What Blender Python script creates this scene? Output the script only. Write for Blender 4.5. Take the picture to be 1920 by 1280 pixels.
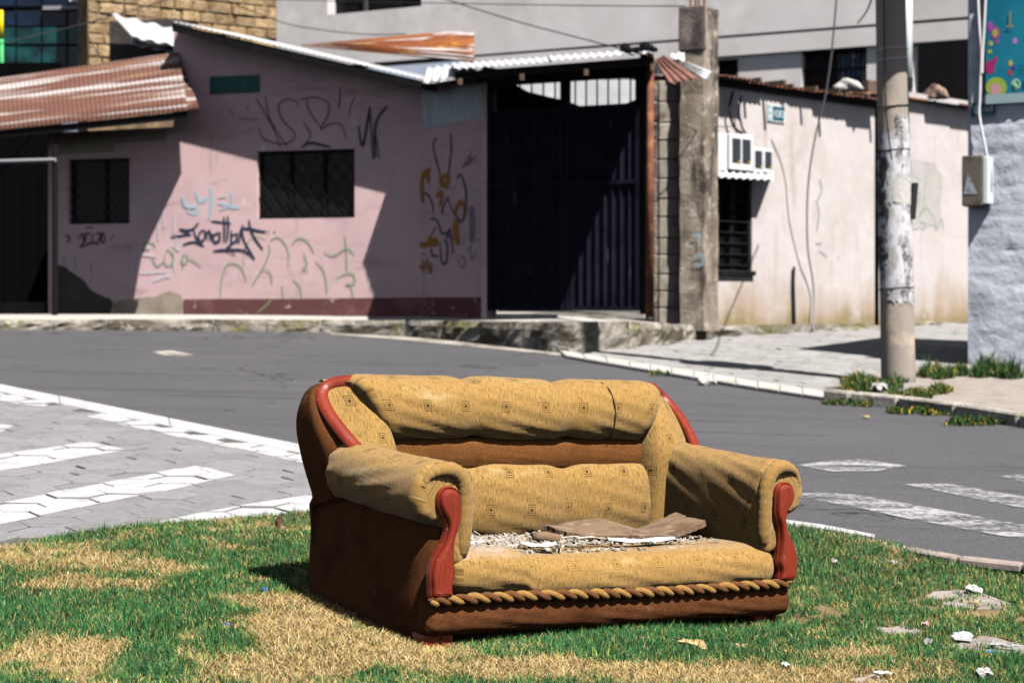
import bpy, bmesh, math, random
import numpy as np
from mathutils import Vector, Matrix
random.seed(7); rng = np.random.default_rng(7)
for o in list(bpy.data.objects): bpy.data.objects.remove(o)
SC = bpy.context.scene; COL = SC.collection
# ---------------------------------------------------------------- camera, sky, sun, exposure
F, YH, ZC = 3400.0, 560.0, 1.17           # focal length in photo pixels, horizon row, eye height
cam = bpy.data.cameras.new("camera"); camo = bpy.data.objects.new("camera", cam); COL.objects.link(camo)
camo.location = (0, 0, ZC); camo.rotation_euler = (math.pi/2, 0, 0)
cam.sensor_width = 36; cam.lens = F/1920*36; cam.shift_y = (YH-640)/1920
cam.clip_end = 2000; cam.clip_start = .1
cam.dof.use_dof = True; cam.dof.focus_distance = 6.5; cam.dof.aperture_fstop = 4.0
SC.camera = camo
SUN_AZ, SUN_EL = 36.0, 57.0               # degrees right of straight behind the camera, elevation
sdir = Vector((math.sin(math.radians(SUN_AZ))*math.cos(math.radians(SUN_EL)), -math.cos(math.radians(SUN_AZ))*math.cos(math.radians(SUN_EL)), math.sin(math.radians(SUN_EL))))
wd = bpy.data.worlds.new("World"); SC.world = wd; wd.use_nodes = True
wn = wd.node_tree; wn.nodes.clear()
sky = wn.nodes.new("ShaderNodeTexSky"); sky.sky_type = 'NISHITA'; sky.sun_disc = False
sky.sun_elevation = math.radians(SUN_EL); sky.sun_rotation = math.radians(180-SUN_AZ); sky.altitude = 2800; sky.air_density = .55; sky.dust_density = 3; sky.ozone_density = 0
bg = wn.nodes.new("ShaderNodeBackground"); bg.inputs[1].default_value = .06
wo = wn.nodes.new("ShaderNodeOutputWorld"); hz = wn.nodes.new("ShaderNodeHueSaturation"); hz.inputs["Saturation"].default_value = .45; wn.links.new(sky.outputs[0], hz.inputs["Color"]); wn.links.new(hz.outputs[0], bg.inputs[0]); wn.links.new(bg.outputs[0], wo.inputs[0])
sl = bpy.data.lights.new("sun", 'SUN'); sl.energy = 5.0; sl.angle = math.radians(.53); sl.color = (1, .955, .9)
so = bpy.data.objects.new("sun", sl); COL.objects.link(so); so.rotation_euler = sdir.to_track_quat('Z', 'Y').to_euler(); so.location = (6, -6, 14)
SC.view_settings.view_transform = 'Standard'; SC.view_settings.look = 'None'; SC.view_settings.exposure = .95; SC.view_settings.gamma = 1
SC.cycles.diffuse_bounces = 0; SC.cycles.max_bounces = 8
SC.render.resolution_x = 1024; SC.render.resolution_y = 682
# ---------------------------------------------------------------- geometry of the place
GA, GB = -.017, .0438                      # the street climbs away from the camera and falls to the right
def gz(X, Y): return GB*(Y-6.18)+GA*(X+.3)
def P(x, y, Y): return Vector(((x-960)/F*Y, Y, ZC+(YH-y)/F*Y))
def G(x, y, up=0.0):
    Y = (ZC+6.18*GB-.3*GA-up)/(GB+GA*(x-960)/F-(YH-y)/F)
    X = (x-960)/F*Y
    return Vector((X, Y, gz(X, Y)+up))
def sstep(a, b, x):
    t = np.clip((x-a)/(b-a), 0, 1); return t*t*(3-2*t)
def lawn_z(X, Y):
    c, s = math.cos(.5653), math.sin(.5653); lx = (X+.304)*c+(Y-6.178)*s; ly = -(X+.304)*s+(Y-6.178)*c
    worn = sstep(-.2, .05, lx)*(1-sstep(1.55, 1.8, lx))*sstep(-.3, -.05, ly)*(1-sstep(.85, 1.1, ly))
    return gz(X, Y)-.085*sstep(-.1, 1.1, X)*(1-sstep(7.2, 8.6, Y))-.03*worn
# ---------------------------------------------------------------- object helpers
def tag(o, label=None, cat=None, group=None, kind=None):
    if label: o["label"] = label
    if cat: o["category"] = cat
    if group: o["group"] = group
    if kind: o["kind"] = kind
    return o
def empty(name, loc, label=None, cat=None, group=None):
    o = bpy.data.objects.new(name, None); COL.objects.link(o); o.location = loc; o.empty_display_size = .2
    return tag(o, label, cat, group)
def woff(p):
    v = Vector((0, 0, 0))
    while p is not None: v += p.location; p = p.parent
    return v
def mesh(name, vs, fs, mat=None, parent=None, smooth=False, uv=None, local=False, at=None):
    """vs in world space (or local to a rotated parent when local) linked as one mesh object"""
    off = Vector((0, 0, 0))
    if parent is not None and not local: off = woff(parent)
    loc = Vector((0, 0, 0))
    if parent is None and not local:
        a = np.array([tuple(v) for v in vs]); loc = Vector((float((a[:,0].min()+a[:,0].max())/2), float((a[:,1].min()+a[:,1].max())/2), float(a[:,2].min())))
        off = loc
    me = bpy.data.meshes.new(name)
    me.from_pydata([(v[0]-off[0], v[1]-off[1], v[2]-off[2]) for v in vs], [], fs)
    if uv is not None:
        l = me.uv_layers.new(name="UVMap")
        idx = np.zeros(len(me.loops), dtype=np.int32); me.loops.foreach_get("vertex_index", idx)
        l.data.foreach_set("uv", np.asarray(uv, dtype=np.float32)[idx].ravel())
    if smooth: me.polygons.foreach_set("use_smooth", [True]*len(me.polygons))
    if mat: me.materials.append(mat)
    me.update(); me.validate()
    o = bpy.data.objects.new(name, me); COL.objects.link(o); o.location = loc
    if parent is not None: o.parent = parent
    return o
def fixn(o):
    bm = bmesh.new(); bm.from_mesh(o.data); bmesh.ops.recalc_face_normals(bm, faces=bm.faces); bm.to_mesh(o.data); bm.free(); return o
class MB:
    def __init__(s): s.v = []; s.f = []; s.uv = []
    def add(s, vs, fs, uv=None):
        n = len(s.v); s.v += [tuple(v) for v in vs]; s.f += [tuple(i+n for i in f) for f in fs]
        if uv is not None: s.uv += list(uv)
        return s
    def box(s, a, b, fr=None):
        """box between corners a,b in frame fr=(origin, ux, uy, uz)"""
        x0, y0, z0 = a; x1, y1, z1 = b
        c = [(x0,y0,z0),(x1,y0,z0),(x1,y1,z0),(x0,y1,z0),(x0,y0,z1),(x1,y0,z1),(x1,y1,z1),(x0,y1,z1)]
        if fr: c = [fr[0]+fr[1]*p[0]+fr[2]*p[1]+fr[3]*p[2] for p in c]
        return s.add(c, [(0,3,2,1),(4,5,6,7),(0,1,5,4),(1,2,6,5),(2,3,7,6),(3,0,4,7)])
    def tube(s, pts, r, n=6, cap=True):
        pts = [Vector(p) for p in pts]; rs = r if isinstance(r, (list, tuple)) else [r]*len(pts)
        vs = []; up = Vector((0, 0, 1))
        for i, p in enumerate(pts):
            t = (pts[min(i+1, len(pts)-1)]-pts[max(i-1, 0)]).normalized()
            if abs(t.dot(up)) > .95: up = Vector((1, 0, 0)) if abs(t.x) < .9 else Vector((0, 1, 0))
            a = t.cross(up).normalized(); b = a.cross(t).normalized(); up = b
            for k in range(n):
                th = 2*math.pi*k/n; vs.append(p+(a*math.cos(th)+b*math.sin(th))*rs[i])
        fs = []
        for i in range(len(pts)-1):
            for k in range(n):
                k2 = (k+1) % n; fs.append((i*n+k, i*n+k2, (i+1)*n+k2, (i+1)*n+k))
        if cap: fs.append(tuple(range(n-1, -1, -1))); fs.append(tuple((len(pts)-1)*n+k for k in range(n)))
        return s.add(vs, fs)
    def prism(s, poly, d):
        """polygon of 3D points extruded by vector d"""
        n = len(poly); d = Vector(d); vs = [Vector(p) for p in poly]+[Vector(p)+d for p in poly]
        fs = [tuple(range(n-1, -1, -1)), tuple(range(n, 2*n))]+[(i, (i+1) % n, n+(i+1) % n, n+i) for i in range(n)]
        return s.add(vs, fs)
    def obj(s, name, mat, parent=None, smooth=False, local=False, bevel=0, seg=1):
        o = mesh(name, s.v, s.f, mat, parent, smooth, s.uv or None, local)
        fixn(o)
        if bevel:
            m = o.modifiers.new("bevel", 'BEVEL'); m.width = bevel; m.segments = seg; m.limit_method = 'ANGLE'
        return o
def catmull(pts, n, closed=False):
    pts = [np.array(p, float) for p in pts]; out = []
    m = len(pts); segs = m if closed else m-1
    for k in range(n if closed else n+1):
        t = k/n*segs; i = min(int(t), segs-1); f = t-i
        g = (lambda j: pts[j % m]) if closed else (lambda j: pts[min(max(j, 0), m-1)])
        p0, p1, p2, p3 = g(i-1), g(i), g(i+1), g(i+2)
        out.append(.5*((2*p1)+(-p0+p2)*f+(2*p0-5*p1+4*p2-p3)*f*f+(-p0+3*p1-3*p2+p3)*f**3))
    return out
# ---------------------------------------------------------------- material helpers
class NT:
    def __init__(s, name):
        s.m = bpy.data.materials.new(name); s.m.use_nodes = True; s.t = s.m.node_tree; s.n = s.t.nodes
        s.b = s.n["Principled BSDF"]; s.out = s.n["Material Output"]
    def new(s, k, **kw):
        q = s.n.new(k)
        for a, v in kw.items(): setattr(q, a, v)
        return q
    def link(s, a, b): s.t.links.new(a, b)
    def val(s, q, i, v):
        if hasattr(v, "is_linked") or isinstance(v, bpy.types.NodeSocket): s.link(v, q.inputs[i])
        else: q.inputs[i].default_value = v
    def math(s, op, a, b=0.0, c=None):
        q = s.new("ShaderNodeMath", operation=op); s.val(q, 0, a); s.val(q, 1, b)
        if c is not None: s.val(q, 2, c)
        return q.outputs[0]
    def pos(s, kind='pos'):
        if kind == 'pos': return s.new("ShaderNodeNewGeometry").outputs["Position"]
        if kind == 'uv': return s.new("ShaderNodeUVMap").outputs[0]
        return s.new("ShaderNodeTexCoord").outputs["Object"]
    def scaled(s, v, sc, rot=(0, 0, 0)):
        q = s.new("ShaderNodeMapping"); s.link(v, q.inputs[0]); q.inputs["Scale"].default_value = sc; q.inputs["Rotation"].default_value = rot
        return q.outputs[0]
    def noise(s, v, scale, detail=4, rough=.6, dist=0):
        q = s.new("ShaderNodeTexNoise"); s.link(v, q.inputs["Vector"]); q.inputs["Scale"].default_value = scale
        q.inputs["Detail"].default_value = detail; q.inputs["Roughness"].default_value = rough; q.inputs["Distortion"].default_value = dist
        return q.outputs[0]
    def range(s, v, lo, hi, a=0., b=1.):
        q = s.new("ShaderNodeMapRange"); s.val(q, 0, v); q.inputs[1].default_value = lo; q.inputs[2].default_value = hi; q.inputs[3].default_value = a; q.inputs[4].default_value = b
        return q.outputs[0]
    def mix(s, f, a, b):
        q = s.new("ShaderNodeMix", data_type='RGBA'); s.val(q, 0, f)
        for i, c in ((6, a), (7, b)):
            if isinstance(c, tuple): q.inputs[i].default_value = (*c[:3], 1)
            else: s.link(c, q.inputs[i])
        return q.outputs[2]
    def bump(s, h, strength=.3, dist=.01, normal=None):
        q = s.new("ShaderNodeBump"); q.inputs["Strength"].default_value = strength; q.inputs["Distance"].default_value = dist; s.link(h, q.inputs["Height"])
        if normal is not None: s.link(normal, q.inputs["Normal"])
        return q.outputs[0]
def mat(name, base, rough=.85, layers=(), bumps=(), metal=0., spec=.3, coord='pos', objvar=0.):
    """layers: (colour, scale xyz or number, lo, hi[, detail]) noise masks laid over the base colour"""
    t = NT(name); v = t.pos(coord); c = t.mix(0.0, base, base)
    for L in layers:
        col, sc, lo, hi = L[:4]; det = L[4] if len(L) > 4 else 5
        vv = t.scaled(v, sc) if isinstance(sc, tuple) else v
        n = t.noise(vv, 1.0 if isinstance(sc, tuple) else sc, det)
        c = t.mix(t.range(n, lo, hi), c, col)
    if objvar:
        r = t.new("ShaderNodeObjectInfo").outputs["Random"]
        hs = t.new("ShaderNodeHueSaturation"); t.link(c, hs.inputs["Color"]); t.link(t.range(r, 0, 1, 1-objvar, 1+objvar), hs.inputs["Value"]); c = hs.outputs[0]
    t.link(c, t.b.inputs["Base Color"]); t.b.inputs["Roughness"].default_value = rough
    t.b.inputs["Metallic"].default_value = metal; t.b.inputs["Specular IOR Level"].default_value = spec
    nrm = None
    for sc, st, ds in bumps:
        vv = t.scaled(v, sc) if isinstance(sc, tuple) else v
        nrm = t.bump(t.noise(vv, 1.0 if isinstance(sc, tuple) else sc, 5), st, ds, nrm)
    if nrm is not None: t.link(nrm, t.b.inputs["Normal"])
    return t.m
# ---------------------------------------------------------------- materials
def asphalt():
    t = NT("asphalt"); v = t.pos(); rv = t.scaled(v, (1, 1, 1), (0, 0, .12))
    c = t.mix(t.range(t.noise(v, .45, 5), .4, .68), (.056,.056,.063), (.076,.075,.083))
    c = t.mix(t.range(t.noise(v, 45, 5, .75), .42, .62), c, (.09,.089,.098))
    c = t.mix(t.range(t.noise(v, 160, 2), .60, .68), c, (.16,.158,.165)); c = t.mix(t.range(t.noise(v, 120, 2), .62, .7), c, (.03,.03,.033))
    c = t.mix(t.range(t.noise(t.scaled(rv, (.22, 6, 1)), 1., 3), .6, .68, 0, .75), c, (.042,.041,.047))
    c = t.mix(t.range(t.noise(t.scaled(rv, (.12, 2.2, 1)), 1., 4), .56, .72, 0, .6), c, (.05,.049,.055))
    w = t.new("ShaderNodeVectorMath", operation='ADD'); t.link(v, w.inputs[0]); nn = t.new("ShaderNodeTexNoise"); t.link(v, nn.inputs[0]); nn.inputs["Scale"].default_value = 2.5; t.link(nn.outputs[1], w.inputs[1])
    vo = t.new("ShaderNodeTexVoronoi", feature='DISTANCE_TO_EDGE'); t.link(w.outputs[0], vo.inputs["Vector"]); vo.inputs["Scale"].default_value = .55
    k = t.math('MULTIPLY', t.range(vo.outputs[0], .012, .004), t.range(t.noise(v, .6, 3), .52, .6)); c = t.mix(k, c, (.02,.02,.022))
    c = t.mix(t.range(t.noise(v, 1.3, 6), .68, .74, 0, .5), c, (.12,.118,.124))
    t.link(c, t.b.inputs["Base Color"]); t.b.inputs["Roughness"].default_value = .9; t.b.inputs["Specular IOR Level"].default_value = .25
    t.link(t.bump(t.noise(v, 140, 3), .5, .006), t.b.inputs["Normal"]); return t.m
m_asph = asphalt()
m_paver = mat("paver", (.19,.188,.2), .92, [((.145,.142,.147), 14, .45, .7), ((.24,.238,.245), 90, .5, .75), ((.14,.13,.12), 5, .62, .75)], [(70, .35, .006)], objvar=.1)
m_pale = mat("pale_paver", (.27,.262,.26), .92, [((.2,.195,.19), 12, .45, .7), ((.33,.325,.32), 60, .5, .75), ((.2,.18,.15), 3, .62, .75)], [(50, .35, .006)], objvar=.12)
m_bed = mat("paver_bedding", (.055,.05,.046), .95, [((.13,.12,.11), 5, .45, .6), ((.06,.09,.03), 6, .66, .72)], [(80, .4, .01)])
m_paint = mat("road_paint", (.42,.42,.435), .7, [((.33,.328,.335), 9, .45, .7), ((.25,.245,.255), 45, .58, .7), ((.18,.178,.18), 18, .66, .72)], [(70, .3, .004)])
def worn_paint():
    t = NT("worn_road_paint"); v = t.pos(); n = t.noise(v, 26, 8, .7); n2 = t.noise(t.scaled(v, (.9, 3.2, 1)), 1.3, 4)
    k = t.range(t.math('ADD', t.math('MULTIPLY', n, .55), t.math('MULTIPLY', n2, .6)), .515, .66)
    t.b.inputs["Base Color"].default_value = (.33,.33,.34,1); t.b.inputs["Roughness"].default_value = .8
    tr = t.new("ShaderNodeBsdfTransparent"); mx = t.new("ShaderNodeMixShader"); t.link(k, mx.inputs[0]); t.link(tr.outputs[0], mx.inputs[1]); t.link(t.b.outputs[0], mx.inputs[2]); t.link(mx.outputs[0], t.out.inputs[0])
    return t.m
m_worn = worn_paint()
m_conc = mat("stained_concrete", (.36,.335,.3), .92, [((.22,.2,.17), 3, .45, .65), ((.1,.085,.065), (2.2,2.2,5), .5, .66), ((.16,.15,.05), 1.3, .58, .7), ((.46,.44,.41), 18, .55, .75)], [(25, .6, .03), (120, .3, .006)])
m_kerb = mat("mossy_kerb", (.3,.275,.235), .95, [((.09,.075,.055), (1.6,1.6,6), .44, .6), ((.14,.13,.035), 1.6, .55, .66), ((.42,.4,.37), 7, .56, .7)], [(14, .8, .05), (90, .4, .01)])
m_top = mat("concrete_walk", (.42,.4,.38), .92, [((.32,.3,.27), 2, .45, .65), ((.5,.48,.46), 30, .5, .75)], [(60, .3, .006)])
m_pink = mat("pink_plaster", (.64,.44,.45), .9, [((.53,.37,.385), 1.1, .42, .7), ((.63,.48,.48), 5, .5, .75), ((.47,.32,.32), (1.2,1.2,6), .56, .7), ((.42,.30,.28), (3,3,.6), .62, .74), ((.68,.58,.56), 2.2, .64, .7, 8), ((.3,.2,.19), (14,14,5), .69, .72, 8)], [(7, .12, .01), (160, .2, .002)])
m_maroon = mat("maroon_band", (.13,.05,.052), .9, [((.5,.4,.37), 5.5, .62, .66, 7), ((.2,.09,.09), 2.4, .5, .65)], [(60, .3, .004)])
m_cement = mat("bare_cement", (.36,.3,.24), .95, [((.26,.22,.17), 3, .45, .65)], [(40, .5, .01)])
m_darkcem = mat("dark_cement", (.055,.048,.047), .95, [((.08,.07,.065), 4, .5, .7)], [(30, .5, .02)])
m_whiteptch = mat("whitewashed_patch", (.5,.55,.57), .9, [((.3,.34,.36), (12,12,1.1), .55, .7), ((.6,.64,.66), 6, .5, .7)], [(60, .2, .003)])
def creamwall():
    t = NT("cream_plaster"); v = t.pos(); sp = t.new("ShaderNodeSeparateXYZ"); t.link(v, sp.inputs[0])
    c = t.mix(t.range(t.noise(v, .9, 5), .42, .66), (.525,.485,.475), (.465,.42,.40))
    c = t.mix(t.range(t.noise(v, 3.2, 5), .5, .7), c, (.55,.515,.51))
    c = t.mix(t.range(t.noise(t.scaled(v, (3.5, 3.5, .5)), 1., 5), .56, .72, 0, .7), c, (.36,.30,.26))
    # damp and dirt creeping up from the foot of the wall
    h = t.math('ADD', sp.outputs[2], t.math('MULTIPLY', t.noise(t.scaled(v, (1.3, 1.3, .5)), 1., 6), -1.9))
    c = t.mix(t.range(h, .5, -.1, 0, .9), c, (.36,.27,.19))
    h2 = t.math('ADD', sp.outputs[2], t.math('MULTIPLY', t.noise(t.scaled(v, (2.6, 2.6, 1.2)), 1., 6), -.8))
    c = t.mix(t.range(h2, .62, .42, 0, .8), c, (.23,.19,.085))
    c = t.mix(t.range(t.noise(v, 7, 6), .6, .72, 0, .5), c, (.56,.53,.52))
    t.link(c, t.b.inputs["Base Color"]); t.b.inputs["Roughness"].default_value = .92; t.b.inputs["Specular IOR Level"].default_value = .2
    n1 = t.bump(t.noise(v, 5, 5), .3, .03); t.link(t.bump(t.noise(v, 90, 4), .2, .003, n1), t.b.inputs["Normal"])
    return t.m
m_cream = creamwall()
m_low = mat("damp_plaster", (.42,.34,.25), .95, [((.25,.2,.13), 1.5, .4, .6), ((.3,.29,.1), 1.1, .52, .64), ((.55,.47,.38), 4, .5, .7)], [(8, .5, .03)])
m_grey = mat("grey_render", (.68,.65,.655), .92, [((.58,.55,.54), .5, .42, .65), ((.74,.71,.71), 1.4, .5, .7), ((.46,.43,.41), (1.4,1.4,.35), .6, .74)], [(30, .2, .004)])
m_col = mat("weathered_column", (.31,.265,.215), .95, [((.17,.135,.105), (3,3,1), .42, .6), ((.05,.04,.036), (2.6,2.6,.6), .5, .6), ((.5,.45,.4), 9, .55, .72)], [(22, .6, .02), (110, .4, .006)])
m_block = mat("concrete_block", (.40,.36,.31), .95, [((.28,.24,.2), 6, .45, .66), ((.5,.47,.43), 20, .55, .75), ((.18,.14,.1), 3, .62, .72)], [(45, .6, .01)], objvar=.15)
m_white = mat("lumpy_whitewash", (.58,.615,.69), .85, [((.4,.43,.5), 2, .45, .65), ((.16,.16,.17), (22,22,13), .71, .75, 4), ((.54,.57,.63), 8, .55, .7)], [(5, .5, .04), (28, .35, .012), (130, .3, .004)])
m_brick = mat("adobe_stone", (.38,.27,.15), .95, [((.22,.14,.07), 5, .42, .62), ((.5,.4,.28), 14, .55, .72), ((.1,.065,.04), 9, .62, .7)], [(18, .9, .04)], objvar=.25)
m_mort = mat("adobe_mortar", (.24,.17,.1), .95, [((.12,.08,.05), 4, .45, .65)], [(20, .6, .03)])
m_zinc = mat("zinc_sheet", (.5,.515,.54), .6, [((.4,.41,.44), 2, .45, .7), ((.58,.58,.58), 6, .55, .7)], [(9, .15, .01)], spec=.2)
def rust(name, a, b, c, sc):
    return mat(name, a, .85, coord='uv', layers= [(b, sc, .42, .62), (c, (sc[0]*1.7, sc[1]*1.7, sc[2]*1.7), .57, .66), ((.40,.37,.36), (sc[0]*.7, sc[1]*.8, sc[2]*.8), .52, .575)], bumps=[(60, .3, .004)])
m_rust = rust("rusty_roof", (.11,.048,.036), (.145,.068,.048), (.24,.145,.08), (.38, 7.5, 1))
m_rust2 = rust("orange_rust", (.13,.036,.014), (.24,.075,.018), (.45,.22,.03), (1.0, 9, 1))
m_rustp = mat("rusty_iron", (.14,.05,.03), .8, [((.3,.12,.05), 5, .45, .65), ((.05,.025,.02), 9, .55, .7)], [(50, .5, .006)])
m_brownsheet = mat("brown_sheet", (.26,.13,.1), .7, [((.19,.09,.07), 4, .45, .65)], [])
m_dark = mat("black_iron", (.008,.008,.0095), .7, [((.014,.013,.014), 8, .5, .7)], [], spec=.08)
m_gate = mat("navy_gate_paint", (.012,.013,.023), .65, [((.006,.0065,.011), 4, .45, .65), ((.09,.07,.07), (14,14,1.5), .66, .72)], [(40, .2, .003)], spec=.05)
m_void = mat("passage_shade_paint", (.003,.003,.0032), .95, spec=.02)  # deep shade of the porch passage put into a near-black colour
m_tarp = mat("black_tarp", (.006,.006,.0065), .9, spec=.05)
m_glassd = mat("dark_glass", (.008,.007,.009), .3, spec=.2)
m_curtain = mat("window_curtain", (.03,.02,.022), .9, [((.1,.045,.06), 7, .6, .7), ((.06,.05,.04), 5, .6, .7)])
m_bar = mat("grille_bar", (.012,.011,.011), .8, spec=.05)
m_barpale = mat("pale_grille_bar", (.07,.068,.065), .8, spec=.1)  # paler bars for the small lattice window and one mullion
m_wood = mat("old_timber", (.13,.085,.06), .85, [((.07,.045,.03), (2,9,9), .45, .65)], [(40, .3, .005)])
m_greensign = mat("faded_green_sign", (.018,.075,.075), .6, [((.035,.105,.1), 9, .5, .7), ((.09,.13,.13), 22, .66, .72)])
m_plate = mat("sign_blue_green", (.01,.085,.12), .5)
m_signw = mat("sign_white", (.62,.68,.7), .6)
m_signt = mat("sign_grey_print", (.3,.42,.44), .6)
m_meter = mat("meter_case", (.72,.74,.76), .5, [((.6,.62,.64), 8, .5, .7)])
m_mwin = mat("meter_window", (.02,.022,.03), .15, spec=.6)
m_yell = mat("yellow_seal", (.45,.3,.03), .6)
m_black = mat("cable_black", (.015,.015,.017), .6)
m_cablew = mat("cable_white", (.68,.68,.7), .6)
m_cableg = mat("cable_grey", (.25,.25,.28), .6)
m_pole = mat("pole_concrete", (.34,.295,.26), .9, [((.3,.26,.225), (3,3,.8), .45, .65), ((.52,.42,.31), 3, .58, .7), ((.14,.12,.11), (12,12,1.5), .62, .72)], [(60, .4, .006)])
m_posters = mat("poster_remnants", (.58,.58,.61), .85, [((.36,.34,.33), 8, .47, .55), ((.08,.075,.08), (11,11,5), .535, .60, 8), ((.1,.33,.52), (24,24,12), .69, .72, 3), ((.5,.5,.54), (40,40,160), .5, .6)], [(14, .25, .01), (60, .3, .004)])
m_blackpost = mat("torn_black_posters", (.05,.047,.055), .8, [((.45,.45,.47), 9, .48, .58)], [(16, .8, .02)])
m_stone = mat("path_slab", (.27,.235,.215), .93, [((.2,.17,.15), 5, .45, .65), ((.33,.3,.28), 30, .5, .75), ((.1,.08,.06), 16, .68, .72)], [(40, .5, .01)])
m_soil = mat("lawn_soil", (.2,.145,.07), .95, [((.1,.085,.035), 4, .45, .62), ((.28,.2,.1), 30, .5, .7)], [(60, .8, .02)])
m_edge = mat("lawn_edging", (.2,.17,.15), .92, [((.3,.25,.22), 6, .45, .65)], [(50, .4, .006)])
m_earth = mat("ground_earth", (.2,.18,.15), .95, [((.14,.13,.1), .8, .45, .65)])
# sofa
def fabric(name, dusty=0., squares=True, base=(.31,.182,.055), streak=(.13,.073,.022), light=(.385,.258,.1)):
    t = NT(name); uv = t.pos('uv')
    c = t.mix(t.range(t.noise(t.scaled(uv, (240, 30, 1)), 1., 4, .65), .45, .63), base, streak)
    c = t.mix(t.range(t.noise(t.scaled(uv, (420, 90, 1)), 1., 2), .52, .72), c, light)
    c = t.mix(t.range(t.noise(uv, 5, 4), .45, .75, 0, .45), c, (.25,.14,.035))
    c = t.mix(t.range(t.noise(t.scaled(uv, (3, 7, 1), (0, 0, .4)), 1., 6), .6, .72, 0, .4), c, (.5,.38,.2))
    if squares:
        sp = t.new("ShaderNodeSeparateXYZ"); t.link(uv, sp.inputs[0]); px, py = .185, .152
        v = t.math('DIVIDE', sp.outputs[1], py); row = t.math('FLOOR', v)
        u = t.math('ADD', t.math('DIVIDE', sp.outputs[0], px), t.math('MULTIPLY', t.math('PINGPONG', row, 1.0), .5))
        du = t.math('MULTIPLY', t.math('ABSOLUTE', t.math('SUBTRACT', t.math('FRACT', u), .5)), px/.0165)
        dv = t.math('MULTIPLY', t.math('ABSOLUTE', t.math('SUBTRACT', t.math('FRACT', v), .5)), py/.0205)
        m = t.math('MAXIMUM', du, dv)
        ring = lambda a, b: t.math('MULTIPLY', t.math('GREATER_THAN', m, a), t.math('LESS_THAN', m, b))
        k = t.math('MAXIMUM', t.math('MAXIMUM', ring(.88, 1.02), ring(.5, .64)), t.math('LESS_THAN', m, .3))
        c = t.mix(t.math('MULTIPLY', t.math('LESS_THAN', m, 1.0), .35), c, (.42,.25,.06))
        c = t.mix(t.math('MULTIPLY', k, .96-.35*dusty), c, (.025,.010,.006))
    if dusty:
        ob = t.pos('obj'); so_ = t.new("ShaderNodeSeparateXYZ"); t.link(ob, so_.inputs[0])
        up = t.range(so_.outputs[2], .305, .335); n = t.range(t.noise(ob, 7, 6, .7), .3, .6)
        k = t.math('MULTIPLY', up, n)
        c = t.mix(t.math('MULTIPLY', k, .85), c, (.36,.295,.24))
        c = t.mix(t.math('MULTIPLY', up, t.range(t.noise(ob, 70, 3), .58, .68)), c, (.13,.09,.06))
    t.link(c, t.b.inputs["Base Color"]); t.b.inputs["Roughness"].default_value = .95; t.b.inputs["Specular IOR Level"].default_value = .1
    t.b.inputs["Sheen Weight"].default_value = .15
    n1 = t.bump(t.noise(t.scaled(uv, (420, 70, 1)), 1., 2), .3, .0025)
    n2 = t.bump(t.noise(uv, 9, 3), .22, .012, n1); t.link(n2, t.b.inputs["Normal"])
    return t.m
m_fab = fabric("ochre_chenille"); m_fabd = fabric("dusty_ochre_chenille", 1.0); m_fabp = fabric("plain_ochre_chenille", squares=False)
m_brown = mat("brown_velvet", (.082,.029,.0095), .95, [((.125,.052,.02), 130, .45, .7), ((.05,.018,.006), 5, .5, .7), ((.16,.08,.042), 9, .66, .76)], [(170, .3, .003), (8, .3, .02)], spec=.1, coord='obj')
m_band = mat("tan_velvet", (.122,.047,.013), .95, [((.2,.085,.028), 140, .45, .7), ((.1,.037,.010), 6, .5, .7)], [(170, .3, .003), (7, .2, .015)], spec=.1, coord='obj')
m_redw = mat("red_lacquer", (.2,.021,.0065), .44, [((.16,.010,.006), 7, .5, .7), ((.34,.14,.09), 70, .69, .72, 3), ((.12,.011,.005), (90,90,9), .52, .68), ((.3,.07,.035), 16, .62, .7)], [(12, .15, .006)], spec=.5, coord='obj')
m_ropeb = mat("rope_brown", (.12,.052,.02), .95, [((.1,.04,.016), (70,70,70), .5, .7)], [(160, .4, .003)], spec=.1, coord='obj')
m_ropey = mat("rope_ochre", (.27,.15,.045), .95, [((.19,.1,.03), (70,70,70), .5, .7)], [(160, .4, .003)], spec=.1, coord='obj')
m_seam = mat("seam_thread", (.05,.025,.012), .9)
m_card = mat("weathered_cardboard", (.18,.12,.075), .95, [((.11,.065,.035), 7, .45, .65), ((.27,.22,.18), 18, .55, .7), ((.09,.055,.03), 30, .64, .7)], [(60, .6, .006)], coord='obj')
m_paper = mat("crumpled_paper", (.55,.55,.57), .8, [((.6,.6,.62), 20, .5, .7)], [(40, .6, .006)], coord='obj')
m_print = mat("printed_paper", (.6,.59,.58), .7, [((.75,.45,.03), 26, .66, .7, 2), ((.55,.06,.02), 20, .69, .72, 2), ((.2,.35,.6), 30, .7, .73, 2)], [(30, .4, .006)], coord='obj')
m_debris = mat("dusty_debris", (.40,.345,.28), .95, [((.2,.14,.09), 60, .54, .64), ((.58,.53,.47), 50, .5, .6)], [])
m_foam = mat("foam_scrap", (.58,.42,.2), .95, [((.4,.26,.1), 25, .5, .7)], [(80, .6, .004)])
m_blue = mat("blue_plastic", (.01,.03,.55), .4)
m_litter = mat("white_litter", (.5,.49,.47), .7, [((.36,.34,.32), 60, .5, .62)])
m_greycard = mat("grey_board", (.34,.34,.355), .8, [((.38,.38,.4), 12, .5, .7)])
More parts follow.
